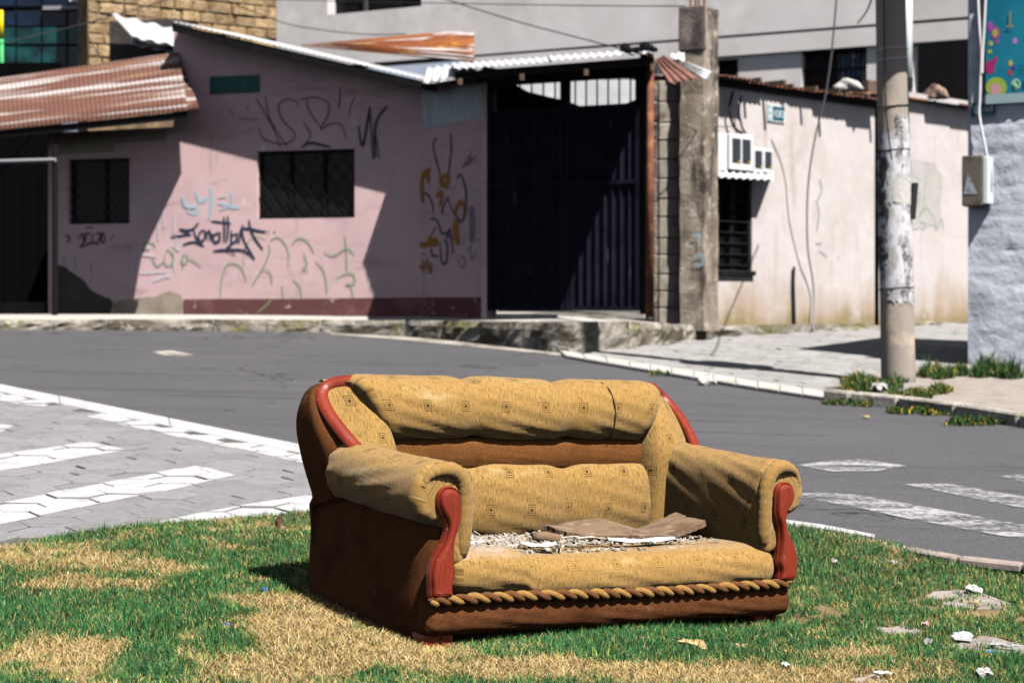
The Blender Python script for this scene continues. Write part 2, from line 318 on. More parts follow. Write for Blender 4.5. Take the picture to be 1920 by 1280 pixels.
def grassmat(name):
    t = NT(name); a = t.new("ShaderNodeAttribute"); a.attribute_name = "Col"
    t.link(a.outputs["Color"], t.b.inputs["Base Color"]); t.b.inputs["Roughness"].default_value = .7; t.b.inputs["Specular IOR Level"].default_value = .2
    tl = t.new("ShaderNodeBsdfTranslucent"); t.link(a.outputs["Color"], tl.inputs[0]); mx = t.new("ShaderNodeMixShader"); mx.inputs[0].default_value = .25
    t.link(t.b.outputs[0], mx.inputs[1]); t.link(tl.outputs[0], mx.inputs[2]); t.link(mx.outputs[0], t.out.inputs[0])
    return t.m
m_grass = grassmat("grass_blade")
# ---------------------------------------------------------------- ground, road and paving
def sheet(name, poly, mat, up, kind='structure', sub=0):
    pts = [Vector(p) for p in poly]
    o = mesh(name, [(p.x, p.y, gz(p.x, p.y)+up) for p in pts], [tuple(range(len(pts)))], mat); fixn(o)
    if o.data.polygons[0].normal.z < 0: o.data.flip_normals()
    if kind: o["kind"] = kind
    return o
def inpoly(X, Y, poly):
    X = np.asarray(X); Y = np.asarray(Y); c = np.zeros(X.shape, bool); n = len(poly)
    for i in range(n):
        x1, y1 = poly[i][0], poly[i][1]; x2, y2 = poly[(i+1) % n][0], poly[(i+1) % n][1]
        if y1 == y2: continue
        c ^= ((y1 > Y) != (y2 > Y)) & (X < (x2-x1)*(Y-y1)/(y2-y1)+x1)
    return c
def clip(sub, cl):
    """Sutherland-Hodgman: sub clipped by the convex polygon cl (both counter-clockwise, 2D)"""
    out = list(sub)
    for i in range(len(cl)):
        a = cl[i]; b = cl[(i+1) % len(cl)]; inp = out; out = []
        if not inp: break
        side = lambda p: (b[0]-a[0])*(p[1]-a[1])-(b[1]-a[1])*(p[0]-a[0])
        for j in range(len(inp)):
            p = inp[j]; q = inp[(j+1) % len(inp)]; sp, sq = side(p), side(q)
            if sp >= 0: out.append(p)
            if (sp >= 0) != (sq >= 0):
                t = sp/(sp-sq); out.append((p[0]+(q[0]-p[0])*t, p[1]+(q[1]-p[1])*t))
    return out
def ccw(p):
    a = sum(p[i][0]*p[(i+1) % len(p)][1]-p[(i+1) % len(p)][0]*p[i][1] for i in range(len(p)))
    return p if a > 0 else p[::-1]
def far_z(X, Y): return gz(X, min(Y, 30.0)) if Y > -20 else gz(X, -20)
v = []; f = []; xs = [-400, -60, -20, -8, 0, 8, 20, 60, 400]; ys = [-400, -20, 0, 10, 20, 30, 60, 400]
for y in ys:
    for x in xs: v.append((x, y, far_z(max(-40, min(40, x)), y)-.3))
for j in range(len(ys)-1):
    for i in range(len(xs)-1): a = j*len(xs)+i; f.append((a, a+1, a+1+len(xs), a+len(xs)))
mesh("ground", v, f, m_earth)["kind"] = 'structure'
LAWN = [(-400,1075),(-200,1052),(-60,1036),(0,1027),(100,1010),(200,998),(300,988),(400,979),(500,973),(575,969),(700,963),(900,958),(1100,959),(1300,968),(1480,986),(1600,1006),(1700,1028),(1800,1045),(1920,1058),(2050,1072),(2300,1098)]
lawn_edge = [G(*p) for p in LAWN]
lawn_poly = [(p.x, p.y) for p in lawn_edge]+[(lawn_edge[-1].x+2, 1.0), (lawn_edge[0].x-2, 1.0)]
_le = sorted(lawn_edge, key=lambda p: p.x)
sheet("road", [(-40, 29.5, 0), (-40, _le[0].y-.4, 0)]+[(p.x, p.y-.02, 0) for p in _le]+[(40, _le[-1].y-.4, 0), (40, 29.5, 0)], m_asph, 0)
# cobbled side street: a bed with single hexagonal stones
BND0, BND1 = G(0, 737), G(557, 851)       # joint between the cobbles and the flush concrete edging
bd = (BND1-BND0).normalized(); BL, BR = BND0-bd*3.2, BND0+bd*9.2
for _k in range(920):
    _q = BND0+bd*(.01*_k)
    if inpoly([_q.x], [_q.y], lawn_poly)[0]: BR = _q; break
side = [(BL.x, BL.y), (BR.x, BR.y)]+[(p.x, p.y) for p in reversed(lawn_edge) if p.x < BR.x+.1]
def hex_mesh(name, R, h, mat, bev=.005):
    vs = []; fs = []
    for r, z in ((R, -h), (R, -bev*.8), (R-bev, 0)):
        for k in range(6): a = math.pi/6+math.pi/3*k; vs.append((r*math.cos(a), r*math.sin(a), z))
    fs.append(tuple(range(12, 18)))
    for lv in (0, 6):
        for k in range(6): fs.append((lv+k, lv+(k+1) % 6, lv+6+(k+1) % 6, lv+6+k))
    me = bpy.data.meshes.new(name); me.from_pydata(vs, [], fs); me.materials.append(mat); return me
TILT = Vector((-GA, -GB, 1)).normalized()
def paving(name, region, R, ang, up, mat_, bedmat, mortar, origin, lab):
    """hexagonal stones over a polygon; returns the stone centres"""
    xs_ = [p[0] for p in region]; ys_ = [p[1] for p in region]
    bed = sheet(name, [(p[0], p[1], 0) for p in region], bedmat, up-.008); bed["label"] = lab
    me = hex_mesh("paver", R-mortar, .03, mat_); w = R*math.sqrt(3); cen = []
    ca, sa = math.cos(ang), math.sin(ang); n = int(max(max(xs_)-min(xs_), max(ys_)-min(ys_))/w)+6
    for i in range(-n, n):
        for j in range(-n, n):
            lx, ly = (i+.5*(j & 1))*w, j*1.5*R
            X, Y = origin[0]+lx*ca-ly*sa, origin[1]+lx*sa+ly*ca
            cen.append((X, Y))
    cen = np.array(cen); ok = inpoly(cen[:,0], cen[:,1], region) & ~inpoly(cen[:,0], cen[:,1], lawn_poly); cen = cen[ok]
    # keep what the photo shows, nearest first
    px = 960+F*cen[:,0]/cen[:,1]; cen = cen[(px > -160) & (px < 2080) & (cen[:,1] > 4)]
    cen = cen[np.argsort(cen[:,1])]
    rest = MB(); q0 = TILT.to_track_quat('Z', 'Y').to_matrix() @ Matrix.Rotation(0, 3, 'Z')
    zax = TILT; xax = Vector((ca, sa, 0)); xax = (xax-zax*xax.dot(zax)).normalized(); yax = zax.cross(xax)
    base = Matrix((xax, yax, zax)).transposed()
    info = []
    for k, (X, Y) in enumerate(cen):
        dz = random.gauss(0, .0022); rx, ry = random.gauss(0, .008), random.gauss(0, .008)
        Rm = base @ Matrix.Rotation(rx, 3, 'X') @ Matrix.Rotation(ry, 3, 'Y') @ Matrix.Rotation(random.gauss(0, .02), 3, 'Z')
        loc = Vector((X, Y, gz(X, Y)+up+dz))
        info.append((loc, Rm))
        if k < 300:
            o = bpy.data.objects.new("paver", me); COL.objects.link(o); o.parent = bed
            o.matrix_local = Matrix.Translation(loc-bed.location) @ Rm.to_4x4()
        else:
            rest.add([loc+Rm @ Vector(vv.co) for vv in me.vertices], [tuple(p.vertices) for p in me.polygons])
    if rest.v: ro = rest.obj("far_pavers", mat_, bed); ro["kind"] = 'stuff'
    return info, R-mortar
cob, cobR = paving("cobbled_street", side, .155, .62, .012, m_paver, m_bed, .0034, (-2.2, 11.5), "grey hexagonal cobbles of the side street")
def painted(name, polypx, stones, R, mat_, label):
    """paint lying on the stones: each stone's top clipped to the stripe, 1.5 mm proud"""
    poly = ccw([(G(*p).x, G(*p).y) for p in polypx]); mb = MB()
    for loc, Rm in stones:
        hx = []
        for k in range(6):
            a = math.pi/6+math.pi/3*k; q = loc+Rm @ Vector(((R-.0015)*math.cos(a), (R-.0015)*math.sin(a), 0)); hx.append(q)
        n = (hx[1]-hx[0]).cross(hx[2]-hx[0]).normalized()
        c = clip(ccw([(q.x, q.y) for q in hx]), poly)
        if len(c) > 2: mb.add([(x, y, loc.z-(n.x*(x-loc.x)+n.y*(y-loc.y))/n.z+.0016) for x, y in c], [tuple(range(len(c)))])
    if mb.v:
        o = mb.obj(name, mat_); o["kind"] = 'structure'; o["label"] = label
        bm = bmesh.new(); bm.from_mesh(o.data)
        for fc in bm.faces:
            if fc.normal.z < 0: fc.normal_flip()
        bm.to_mesh(o.data); bm.free()
painted("road_marking", [(161,830),(238,847),(0,888),(-160,916),(-160,881),(0,856)], cob, cobR, m_paint, "upper white crossing bar on the cobbles")
painted("road_marking", [(365,876),(442,895),(0,988),(-160,1021),(-160,978),(0,947)], cob, cobR, m_paint, "middle white crossing bar on the cobbles")
painted("road_marking", [(205,1002),(367,967),(575,932),(760,905),(820,958),(575,974)], cob, cobR, m_paint, "white crossing bar running along the lawn edge")
painted("road_marking", [(26,801),(0,812),(-120,832),(-120,814),(0,797)], cob, cobR, m_paint, "short worn white bar at the left edge")
painted("road_marking", [(162,784),(198,775),(557,851),(820,905),(820,922),(557,869)], cob, cobR, m_paint, "white stop line along the cobble joint")
painted("road_marking", [(0,738),(108,754),(78,768),(0,754),(-120,735),(-120,715)], cob, cobR, m_paint, "broken white line at the far end of the cobbles")
# flush concrete edging painted white beside the asphalt
e0, e1 = G(-200, 682), G(900, 904); c0, c1 = G(-200, 695.5), G(900, 921)
mb = MB(); N = 5
for i in range(N):
    t0, t1 = i/N+.0003, (i+1)/N-.0003; q = [e0.lerp(e1, t0), e0.lerp(e1, t1), c0.lerp(c1, t1), c0.lerp(c1, t0)]
    mb.prism([(p.x, p.y, gz(p.x, p.y)-.02) for p in q], (0, 0, .034+random.uniform(-.003, .003)))
o = mb.obj("road_edging", m_paint, bevel=.006); o["kind"] = 'structure'; o["label"] = "white painted flush edging between asphalt and cobbles"
for poly, lab in [([(1496,873),(1560,864),(1615,862),(1700,874),(1645,884),(1560,885)], "short worn white dash on the asphalt"), ([(1688,908),(1780,908),(1920,932),(1990,943),(1990,962),(1900,950),(1780,926)], "long worn white streak on the asphalt at right"), ([(1478,930),(1530,923),(1600,928),(1700,945),(1920,985),(2050,1006),(2050,1030),(1880,1006),(1700,973),(1600,951)], "worn white crossing bar nearest the lawn"), ([(1872,894),(1920,890),(1990,899),(1990,908),(1920,904)], "worn white mark at the right edge")]:
    o = sheet("road_marking", [G(*p) for p in poly], m_worn, .005); o["label"] = lab
o = sheet("road_marking", [G(1470,975), G(1540,984), G(1640,1003), G(1640,1009), G(1540,992), G(1470,983)], m_paint, .005); o["label"] = "thin white edge line beside the lawn"
# small patch of broken asphalt
o = sheet("road_patch", [G(285,660), G(320,657), G(362,665), G(350,669), G(310,667)], m_conc, .004); o["label"] = "small broken patch in the asphalt"
# ---------------------------------------------------------------- lawn
nx, ny = 90, 70
px0, px1 = -3.6, 4.6
v = []; f = []
bx = np.array([p.x for p in lawn_edge]); by = np.array([p.y for p in lawn_edge]); od = np.argsort(bx); bx, by = bx[od], by[od]
for j in range(ny+1):
    for i in range(nx+1):
        X = px0+(px1-px0)*i/nx; Ye = float(np.interp(X, bx, by)); Y = 2.0+(Ye-2.0)*j/ny
        v.append((X, Y, float(lawn_z(X, Y))+.012+.012*math.sin(X*3.1+Y*2.3)*math.sin(Y*4.7-X)))
for j in range(ny):
    for i in range(nx): a = j*(nx+1)+i; f.append((a, a+1, a+nx+2, a+nx+1))
o = mesh("lawn", v, f, m_soil, smooth=True); o["kind"] = 'structure'
mb = MB()
ee = [p for p in lawn_edge if -3.7 < p.x < 4.8]
for i in range(len(ee)-1):
    a, b = ee[i], ee[i+1]; d = (b-a).normalized(); nr = Vector((-d.y, d.x, 0)); n_ = max(1, int((b-a).length/.5))
    for k in range(n_):
        p = a.lerp(b, k/n_)+d*.004; q = a.lerp(b, (k+1)/n_)-d*.004
        mb.prism([(w.x, w.y, gz(w.x, w.y)-.03) for w in (p-nr*.05, q-nr*.05, q+nr*.025, p+nr*.025)], (0, 0, .038))
o = mb.obj("kerb", m_edge, bevel=.008); o["kind"] = 'structure'; o["label"] = "low concrete edging round the lawn"
SLABS = [([(1690,1095),(1745,1080),(1830,1078),(1905,1098),(1900,1108),(1850,1122),(1760,1113)], "broken concrete slab in the lawn beside the white carton"), ([(1466,1118),(1540,1106),(1600,1117),(1590,1124),(1500,1127)], "narrow concrete slab in the lawn beside the sofa base"), ([(1640,1138),(1700,1134),(1730,1145),(1660,1148)], "small half buried slab in the lawn"), ([(1770,1170),(1850,1152),(1930,1168),(1925,1192),(1830,1186)], "concrete slab under the grey board"), ([(1590,1232),(1640,1222),(1672,1228),(1640,1238)], "little pale slab near the bottom right"), ([(1890,1128),(1930,1122),(1960,1140),(1920,1146)], "slab at the right edge of the lawn")]
slab_polys = []
for pl, lab in SLABS:
    q = [G(*p) for p in pl]; pts = []
    for i in range(len(q)):
        a, b = q[i], q[(i+1) % len(q)]
        for k in range(3): w = a.lerp(b, k/3); pts.append(Vector((w.x+random.gauss(0, .01), w.y+random.gauss(0, .02), 0)))
    slab_polys.append([(w.x, w.y) for w in pts]); mb = MB()
    mb.prism([(w.x, w.y, float(lawn_z(w.x, w.y))-.03) for w in pts], (0, 0, .038))
    o = mb.obj("path", m_stone, bevel=.006); o["kind"] = 'structure'; o["label"] = lab
# ---------------------------------------------------------------- far pavement: raised concrete walk with single kerb stones
KB = [(-140,617),(0,618),(200,619),(400,621),(600,624),(760,631),(830,637),(900,645),(980,654),(1050,662),(1110,663),(1180,656),(1245,648),(1330,637),(1450,628),(1560,623),(1640,619),(1720,612),(1815,604)]
KT = [(-140,601),(0,600),(200,599),(400,599),(600,600),(760,601),(830,602),(900,602),(980,603),(1050,604),(1110,603),(1180,603),(1245,606),(1330,611),(1450,612),(1560,614),(1640,614),(1720,605),(1815,596)]
kb = [G(*p) for p in KB]; kt = [P(t[0], t[1], b.y) for t, b in zip(KT, kb)]
back_off = 5.0
v = []; f = []
for i, p in enumerate(kt):
    d = (kt[min(i+1, len(kt)-1)]-kt[max(i-1, 0)]); d.z = 0; d.normalize(); nr = Vector((-d.y, d.x, 0))
    v.append(p+nr*.12+Vector((0, 0, -.004))); v.append(Vector((p.x+nr.x*.6, p.y+1.6, p.z+.04))); v.append(Vector((p.x, p.y+6.5, p.z+.06)))
    v.append(p+nr*.12+Vector((0, 0, -.6)))
for i in range(len(kt)-1):
    a = i*4; b = a+4; f += [(a, b, b+1, a+1), (a+1, b+1, b+2, a+2), (a+3, b+3, b, a)]
walk = mesh("pavement", v, f, m_top); fixn(walk); walk["kind"] = 'structure'
WZ = lambda i: kt[i]
for i in range(len(kt)-1):
    n_ = max(1, round((kt[i+1]-kt[i]).length/random.uniform(.75, 1.1)))
    for k in range(n_):
        t0, t1 = k/n_, (k+1)/n_
        a, b = kt[i].lerp(kt[i+1], t0), kt[i].lerp(kt[i+1], t1); c, e = kb[i].lerp(kb[i+1], t0), kb[i].lerp(kb[i+1], t1)
        d = (b-a); d.z = 0; d.normalize(); nr = Vector((-d.y, d.x, 0)); g = .006
        a2, b2, c2, e2 = a+d*g, b-d*g, c+d*g, e-d*g
        # uneven front: a small grid pushed in and out
        vs = []; fs = []; nu, nv = 7, 4
        for jv in range(nv+1):
            for iu in range(nu+1):
                u, w = iu/nu, jv/nv; lo = c2.lerp(e2, u); hi = a2.lerp(b2, u); q = lo.lerp(hi, w); q.z -= .04*(1-w)
                push = random.uniform(-.016, .018)+(.03 if jv == nv else 0)+.02*math.sin(i*1.7+u*5+k)
                if iu in (0, nu): push = .015
                q = q+nr*push+Vector((0, 0, random.uniform(-.008, .008) if jv else 0)); vs.append(q)
        for iu in range(nu+1):
            q = a2.lerp(b2, iu/nu)+nr*.14; q.z += .002; vs.append(q)
        for jv in range(nv+1):
            for iu in range(nu): A = jv*(nu+1)+iu; fs.append((A, A+1, A+nu+2, A+nu+1))
        o = mesh("kerb_stone", vs, fs, m_kerb, walk)
# pale gutter strip on the asphalt below the kerb
gut = [(620,624),(760,632),(830,638),(900,646),(980,655),(1050,663),(1060,668),(980,660),(900,652),(830,645),(760,638),(620,628)]
o = sheet("gutter", [G(*p) for p in gut], m_conc, .006); o["label"] = "pale concrete gutter below the kerb"
# right hand pavement, flush, hexagonal stones
rp = [(1085,668),(1110,664),(1180,657),(1245,649),(1330,638),(1450,629),(1560,624),(1640,620),(1815,606),(1835,640),(1835,690),(1650,705),(1548,742),(1420,722),(1300,702),(1180,683)]
rpoly = [(G(*p).x, G(*p).y) for p in rp]
pv, pvR = paving("paved_corner", rpoly, .17, .25, .03, m_pale, m_bed, .006, (3.0, 20.0), "pale hexagonal paving of the street corner")
st = [(1050,663),(1180,683),(1300,702),(1420,722),(1548,742),(1548,752),(1420,733),(1300,713),(1180,693),(1060,672)]
mb = MB(); top_ = st[:5]; bot_ = st[:4:-1]
for i in range(4):
    for k in range(3):
        a = [G(*top_[i]).lerp(G(*top_[i+1]), (k+.004)/3), G(*top_[i]).lerp(G(*top_[i+1]), (k+.996)/3), G(*bot_[i]).lerp(G(*bot_[i+1]), (k+.996)/3), G(*bot_[i]).lerp(G(*bot_[i+1]), (k+.004)/3)]
        mb.prism([(p.x, p.y, gz(p.x, p.y)-.03) for p in a], (0, 0, .07))
o = mb.obj("kerb", m_top, bevel=.01); o["kind"] = 'structure'; o["label"] = "pale concrete kerb strip along the paved corner"
# slab and kerb beside the utility pole
isl = [(1552,748),(1600,722),(1660,702),(1815,690),(2000,712),(2000,795),(1920,786),(1800,768),(1690,757),(1600,752)]
mb = MB(); mb.prism([(G(*p).x, G(*p).y, gz(G(*p).x, G(*p).y)-.03) for p in isl], (0, 0, .075))
o = mb.obj("pavement", m_stone, bevel=.01); o["kind"] = 'structure'; o["label"] = "concrete pavement slab round the utility pole"
ks = [(1548,752),(1600,757),(1690,766),(1800,780),(1920,800),(2010,816)]
mb = MB()
for i in range(len(ks)-1):
    a, b = G(*ks[i]), G(*ks[i+1]); d = (b-a).normalized(); nr = Vector((-d.y, d.x, 0))
    mb.prism([(p.x, p.y, gz(p.x, p.y)-.03) for p in (a+d*.01-nr*.06, b-d*.01-nr*.06, b-d*.01+nr*.07, a+d*.01+nr*.07)], (0, 0, .13))
o = mb.obj("kerb", m_conc, bevel=.015); o["kind"] = 'structure'; o["label"] = "weedy kerb stones in front of the utility pole"
# ---------------------------------------------------------------- buildings
Zv = Vector((0, 0, 1))
class Wall:
    """vertical plane through two photo columns at given depths; u runs along it, d stands out towards the street"""
    def __init__(s, x1, Y1, x2, Y2):
        s.a = Vector(((x1-960)/F*Y1, Y1, 0)); s.b = Vector(((x2-960)/F*Y2, Y2, 0)); s.d = (s.b-s.a).normalized(); s.n = Vector((s.d.y, -s.d.x, 0))
        s.L = (s.b-s.a).length
    def uz(s, x, y, d=0.0):
        r = Vector(((x-960)/F, 1, (YH-y)/F)); o = s.a+s.n*d; t = o.dot(s.n)/r.dot(s.n); q = r*t
        return ((q-o).dot(s.d), ZC+q.z)
    def at(s, u, z, d=0.0): q = s.a+s.d*u+s.n*d; return Vector((q.x, q.y, z))
    def px(s, x, y, d=0.0): return s.at(*s.uz(x, y, d), d)
    def fr(s): return (Vector((s.a.x, s.a.y, 0)), s.d, s.n, Zv)       # frame for boxes: (u, out, z)
def wall_holes(name, W, u0, u1, z0, top, holes, mat_, parent, depth=.14):
    """wall face with real openings and reveals; top(u) gives the upper edge"""
    us = sorted({u0, u1, *[h[0] for h in holes], *[h[1] for h in holes]}|{u0+(u1-u0)*k/8 for k in range(1, 8)}); mb = MB()
    for i in range(len(us)-1):
        a, b = us[i], us[i+1]; m = (a+b)/2; segs = sorted([(h[2], h[3]) for h in holes if h[0] <= m <= h[1]]); z = z0
        for lo, hi in segs: mb.add([W.at(a, z), W.at(b, z), W.at(b, lo), W.at(a, lo)], [(0, 1, 2, 3)]); z = hi
        mb.add([W.at(a, z), W.at(b, z), W.at(b, top(b)), W.at(a, top(a))], [(0, 1, 2, 3)])
    for (a, b, lo, hi) in holes:
        c = [W.at(a, lo), W.at(b, lo), W.at(b, hi), W.at(a, hi)]; e = [W.at(a, lo, -depth), W.at(b, lo, -depth), W.at(b, hi, -depth), W.at(a, hi, -depth)]
        mb.add(c+e, [(0, 1, 5, 4), (1, 2, 6, 5), (2, 3, 7, 6), (3, 0, 4, 7)])
    return mesh(name, mb.v, mb.f, mat_, parent)
def wbox(name, W, u0, u1, z0, z1, d0, d1, mat_, parent=None, bevel=0):
    return MB().box((u0, d0, z0), (u1, d1, z1), W.fr()).obj(name, mat_, parent, bevel=bevel)
def pbox(name, W, x0, y0, x1, y1, d0, d1, mat_, parent=None, bevel=0):
    """box on a wall from photo corners (top left, bottom right) measured on its outer face"""
    a = W.uz(x0, y0, d1); b = W.uz(x1, y1, d1)
    return wbox(name, W, min(a[0], b[0]), max(a[0], b[0]), min(a[1], b[1]), max(a[1], b[1]), d0, d1, mat_, parent, bevel)
def patch(name, W, pts, d, mat_, parent, jit=0.0, thick=.004):
    q = [W.px(x, y) for x, y in pts]; out = []
    for i in range(len(q)):
        a, b = q[i], q[(i+1) % len(q)]; n = max(1, int((b-a).length/.08)) if jit else 1
        for k in range(n): out.append(a.lerp(b, k/n)+W.d*random.gauss(0, jit)+Zv*random.gauss(0, jit))
    mb = MB(); mb.prism([p+W.n*(d-thick) for p in out], W.n*thick)
    return mb.obj(name, mat_, parent)
PAINT = {}
def pmat(c):
    if c not in PAINT:
        t = NT("spray_paint"); v = t.pos(); k = t.range(t.noise(v, 28, 4), .12, .36)
        t.b.inputs["Base Color"].default_value = (*c[:3], 1); t.b.inputs["Roughness"].default_value = .8
        al = c[3] if len(c) > 3 else 1.0
        tr = t.new("ShaderNodeBsdfTransparent"); mx = t.new("ShaderNodeMixShader"); t.link(t.math('MULTIPLY', k, al), mx.inputs[0]); t.link(tr.outputs[0], mx.inputs[1]); t.link(t.b.outputs[0], mx.inputs[2]); t.link(mx.outputs[0], t.out.inputs[0])
        PAINT[c] = t.m
    return PAINT[c]
gd = [0]
def spray(W, strokes, wpx, col, parent, label=None, sm=True):
    """paint strokes: photo polylines laid on the wall as thin ribbons"""
    if 1 < len(strokes) <= 9:
        for s in strokes: o = spray(W, [s], wpx, col, parent, label, sm)
        return o
    mb = MB(); sc = F/((W.a.y+W.b.y)/2)
    for si, s in enumerate(strokes):
        pts = s
        if sm and len(s) > 2: pts = [tuple(p) for p in catmull(s, (len(s)-1)*5)]
        d = .006+.0006*((gd[0]) % 12); gd[0] += 1
        q = [W.uz(*p) for p in pts]; n = len(q); L = []; R_ = []
        for i in range(n):
            a = q[max(i-1, 0)]; b = q[min(i+1, n-1)]; tx, tz = b[0]-a[0], b[1]-a[1]; l = math.hypot(tx, tz) or 1
            w = 1.18*wpx/sc/2*(1-.45*abs(2*i/(max(n-1, 1))-1)**3)*random.uniform(.85, 1.15); L.append(W.at(q[i][0]-tz/l*w, q[i][1]+tx/l*w, d)); R_.append(W.at(q[i][0]+tz/l*w, q[i][1]-tx/l*w, d))
        mb.add(L+R_, [(i, i+1, n+i+1, n+i) for i in range(n-1)])
    o = mb.obj("graffiti", pmat(col), parent)
    if label: o["label"] = label
    return o
def tr(pts, x0, y0, k): return [(x0+x/k, y0+y/k) for x, y in pts]
def corrugated(name, A, B, C, D, waves, amp, mat_, parent, rows=6, sag=None, jag=0.0, thick=.003):
    """sheet with ridges running from edge AB to edge DC"""
    A, B, C, D = Vector(A), Vector(B), Vector(C), Vector(D); nrm = (B-A).cross(D-A).normalized(); n = waves*6; vs = []; fs = []; uvs = []
    if nrm.z < 0: nrm = -nrm
    for j in range(rows+1):
        for i in range(n+1):
            u, w = i/n, j/rows; p = A.lerp(B, u).lerp(D.lerp(C, u), w); h = amp*math.sin(u*waves*2*math.pi)
            if sag: h += sag(u, w)
            if j == 0 and jag: p = p+(A-D).normalized()*(jag*math.sin(u*waves*.37+1.3*math.floor(u*3.2)))
            vs.append(p+nrm*h); uvs.append((u*(B-A).length, w*(D-A).length))
    for j in range(rows):
        for i in range(n): a = j*(n+1)+i; fs.append((a, a+1, a+n+2, a+n+1))
    o = mesh(name, vs, fs, mat_, parent, smooth=True, uv=uvs)
    m = o.modifiers.new("solid", 'SOLIDIFY'); m.thickness = thick; m.offset = 0
    return o
def cable(name, pts, r, mat_, label, cat='cable', group=None, parent=None):
    q = catmull([tuple(p) for p in pts], max(8, (len(pts)-1)*6)) if len(pts) > 2 else pts
    o = MB().tube(q, r, 5).obj(name, mat_, parent, smooth=True)
    return tag(o, label, cat, group) if parent is None else o
# ---- pink corner house
WA = Wall(105, 25.2, 790, 23.5); WB = Wall(790, 23.5, 912, 22.5)
house = empty("corner_house", WA.px(450, 590), "pink plastered corner house with sheet metal roof and graffiti", "house")
def topA(u):
    pts = [(-1, 248), (105, 248), (325, 238), (331, 60), (790, 160), (800, 163)]; ps = [WA.uz(*p) for p in pts]
    return float(np.interp(u, [p[0] for p in ps], [p[1] for p in ps]))
def hole(W, x0, y0, x1, y1):
    a, b = W.uz(x0, y0), W.uz(x1, y1); return (a[0], b[0], b[1], a[1])
h1 = hole(WA, 482, 284, 665, 408); h2 = hole(WA, 128, 299, 243, 419)
zA = WA.uz(300, 596)[1]
uk = WA.uz(325, 100)[0]
wall_holes("wall", WA, 0, uk, zA-.1, topA, [h2], m_pink, house); wall_holes("wall", WA, uk, WA.L, zA-.1, lambda u: topA(max(u, WA.uz(331, 60)[0])), [h1], m_pink, house)
wall_holes("wall", WB, 0, WB.L, zA-.1, lambda u: WB.uz(790, 160)[1]+(WB.uz(912, 140)[1]-WB.uz(790, 160)[1])*u/WB.L, [], m_pink, house)
# side and rear walls so the house is a volume
lft = WA.at(0, 0); bk = Vector((WA.d.y*-1, WA.d.x, 0)) if WA.d.x > 0 else Vector((0, 1, 0))
mb = MB(); zt = WA.uz(340, 70)[1]
q0, q1 = WA.at(uk, zA), WA.at(uk, zA)+Vector((-.3, 5.5, 0)); r0, r1 = WB.at(WB.L, zA), WB.at(WB.L, zA)+Vector((.1, 5.0, 0))
mb.add([q0, q1, Vector((q1.x, q1.y, zt)), Vector((q0.x, q0.y, zt))], [(0, 1, 2, 3)]); mesh("side_wall", mb.v, mb.f, m_pink, house); mb = MB()
mb.add([r0, r1, Vector((r1.x, r1.y, WB.uz(912, 140)[1])), Vector((r0.x, r0.y, WB.uz(912, 140)[1]))], [(0, 1, 2, 3)])
mesh("side_wall", mb.v, mb.f, m_pink, house)
def window(W, h, parent, ndiag, barmat, frames):
    u0, u1, z0, z1 = h; wroot = wbox("window", W, u0, u1, z0, z1, -.135, -.12, m_curtain, parent)
    mb = MB(); t = .035; fr = W.fr()
    mb.box((u0, -.119, z0), (u0+t, -.07, z1), fr); mb.box((u1-t, -.119, z0), (u1, -.07, z1), fr); mb.box((u0+t, -.119, z0), (u1-t, -.07, z0+t), fr); mb.box((u0+t, -.119, z1-t), (u1-t, -.07, z1), fr)
    mb.obj("frame", m_dark, wroot)
    for k in frames: m = u0+(u1-u0)*k; MB().box((m-.02, -.119, z0+t), (m+.02, -.072, z1-t), fr).obj("mullion", m_dark, wroot)
    cuts = [0]+list(frames)+[1]
    for a, b in zip(cuts[:-1], cuts[1:]): MB().box((u0+(u1-u0)*a+.03, -.112, z0+t), (u0+(u1-u0)*b-.03, -.108, z1-t), fr).obj("pane", m_glassd, wroot)
    w, hh = u1-u0, z1-z0; st = w/ndiag
    for sgn in (1, -1):
        for k in range(-int(hh/st)-1, ndiag+int(hh/st)+2):
            x0 = k*st; pts = []
            for zz in (0, hh):
                pts.append((x0+sgn*zz*.75, zz))
            (xa, za), (xb, zb) = pts
            def cl(xa, za, xb, zb):
                t0, t1 = 0, 1
                for lim, side in ((0, 1), (w, -1)):
                    da, db = (xa-lim)*side, (xb-lim)*side
                    if da < 0 and db < 0: return None
                    if da < 0: t0 = max(t0, da/(da-db))
                    elif db < 0: t1 = min(t1, da/(da-db))
                return (t0, t1) if t1-t0 > .03 else None
            c = cl(xa, za, xb, zb)
            if c:
                p = W.at(u0+xa+(xb-xa)*c[0], z0+za+(zb-za)*c[0], -.05+.006*sgn); q = W.at(u0+xa+(xb-xa)*c[1], z0+za+(zb-za)*c[1], -.05+.006*sgn)
                MB().tube([p, q], .0045, 4).obj("grille_bar", barmat, wroot)
    return wroot
window(WA, h1, house, 7, m_bar, [.33, .67])["label"] = "wide dark window with diamond grille and curtains"
window(WA, h2, house, 8, m_barpale, [.57])["label"] = "small dark window with diamond lattice under the rusty porch"
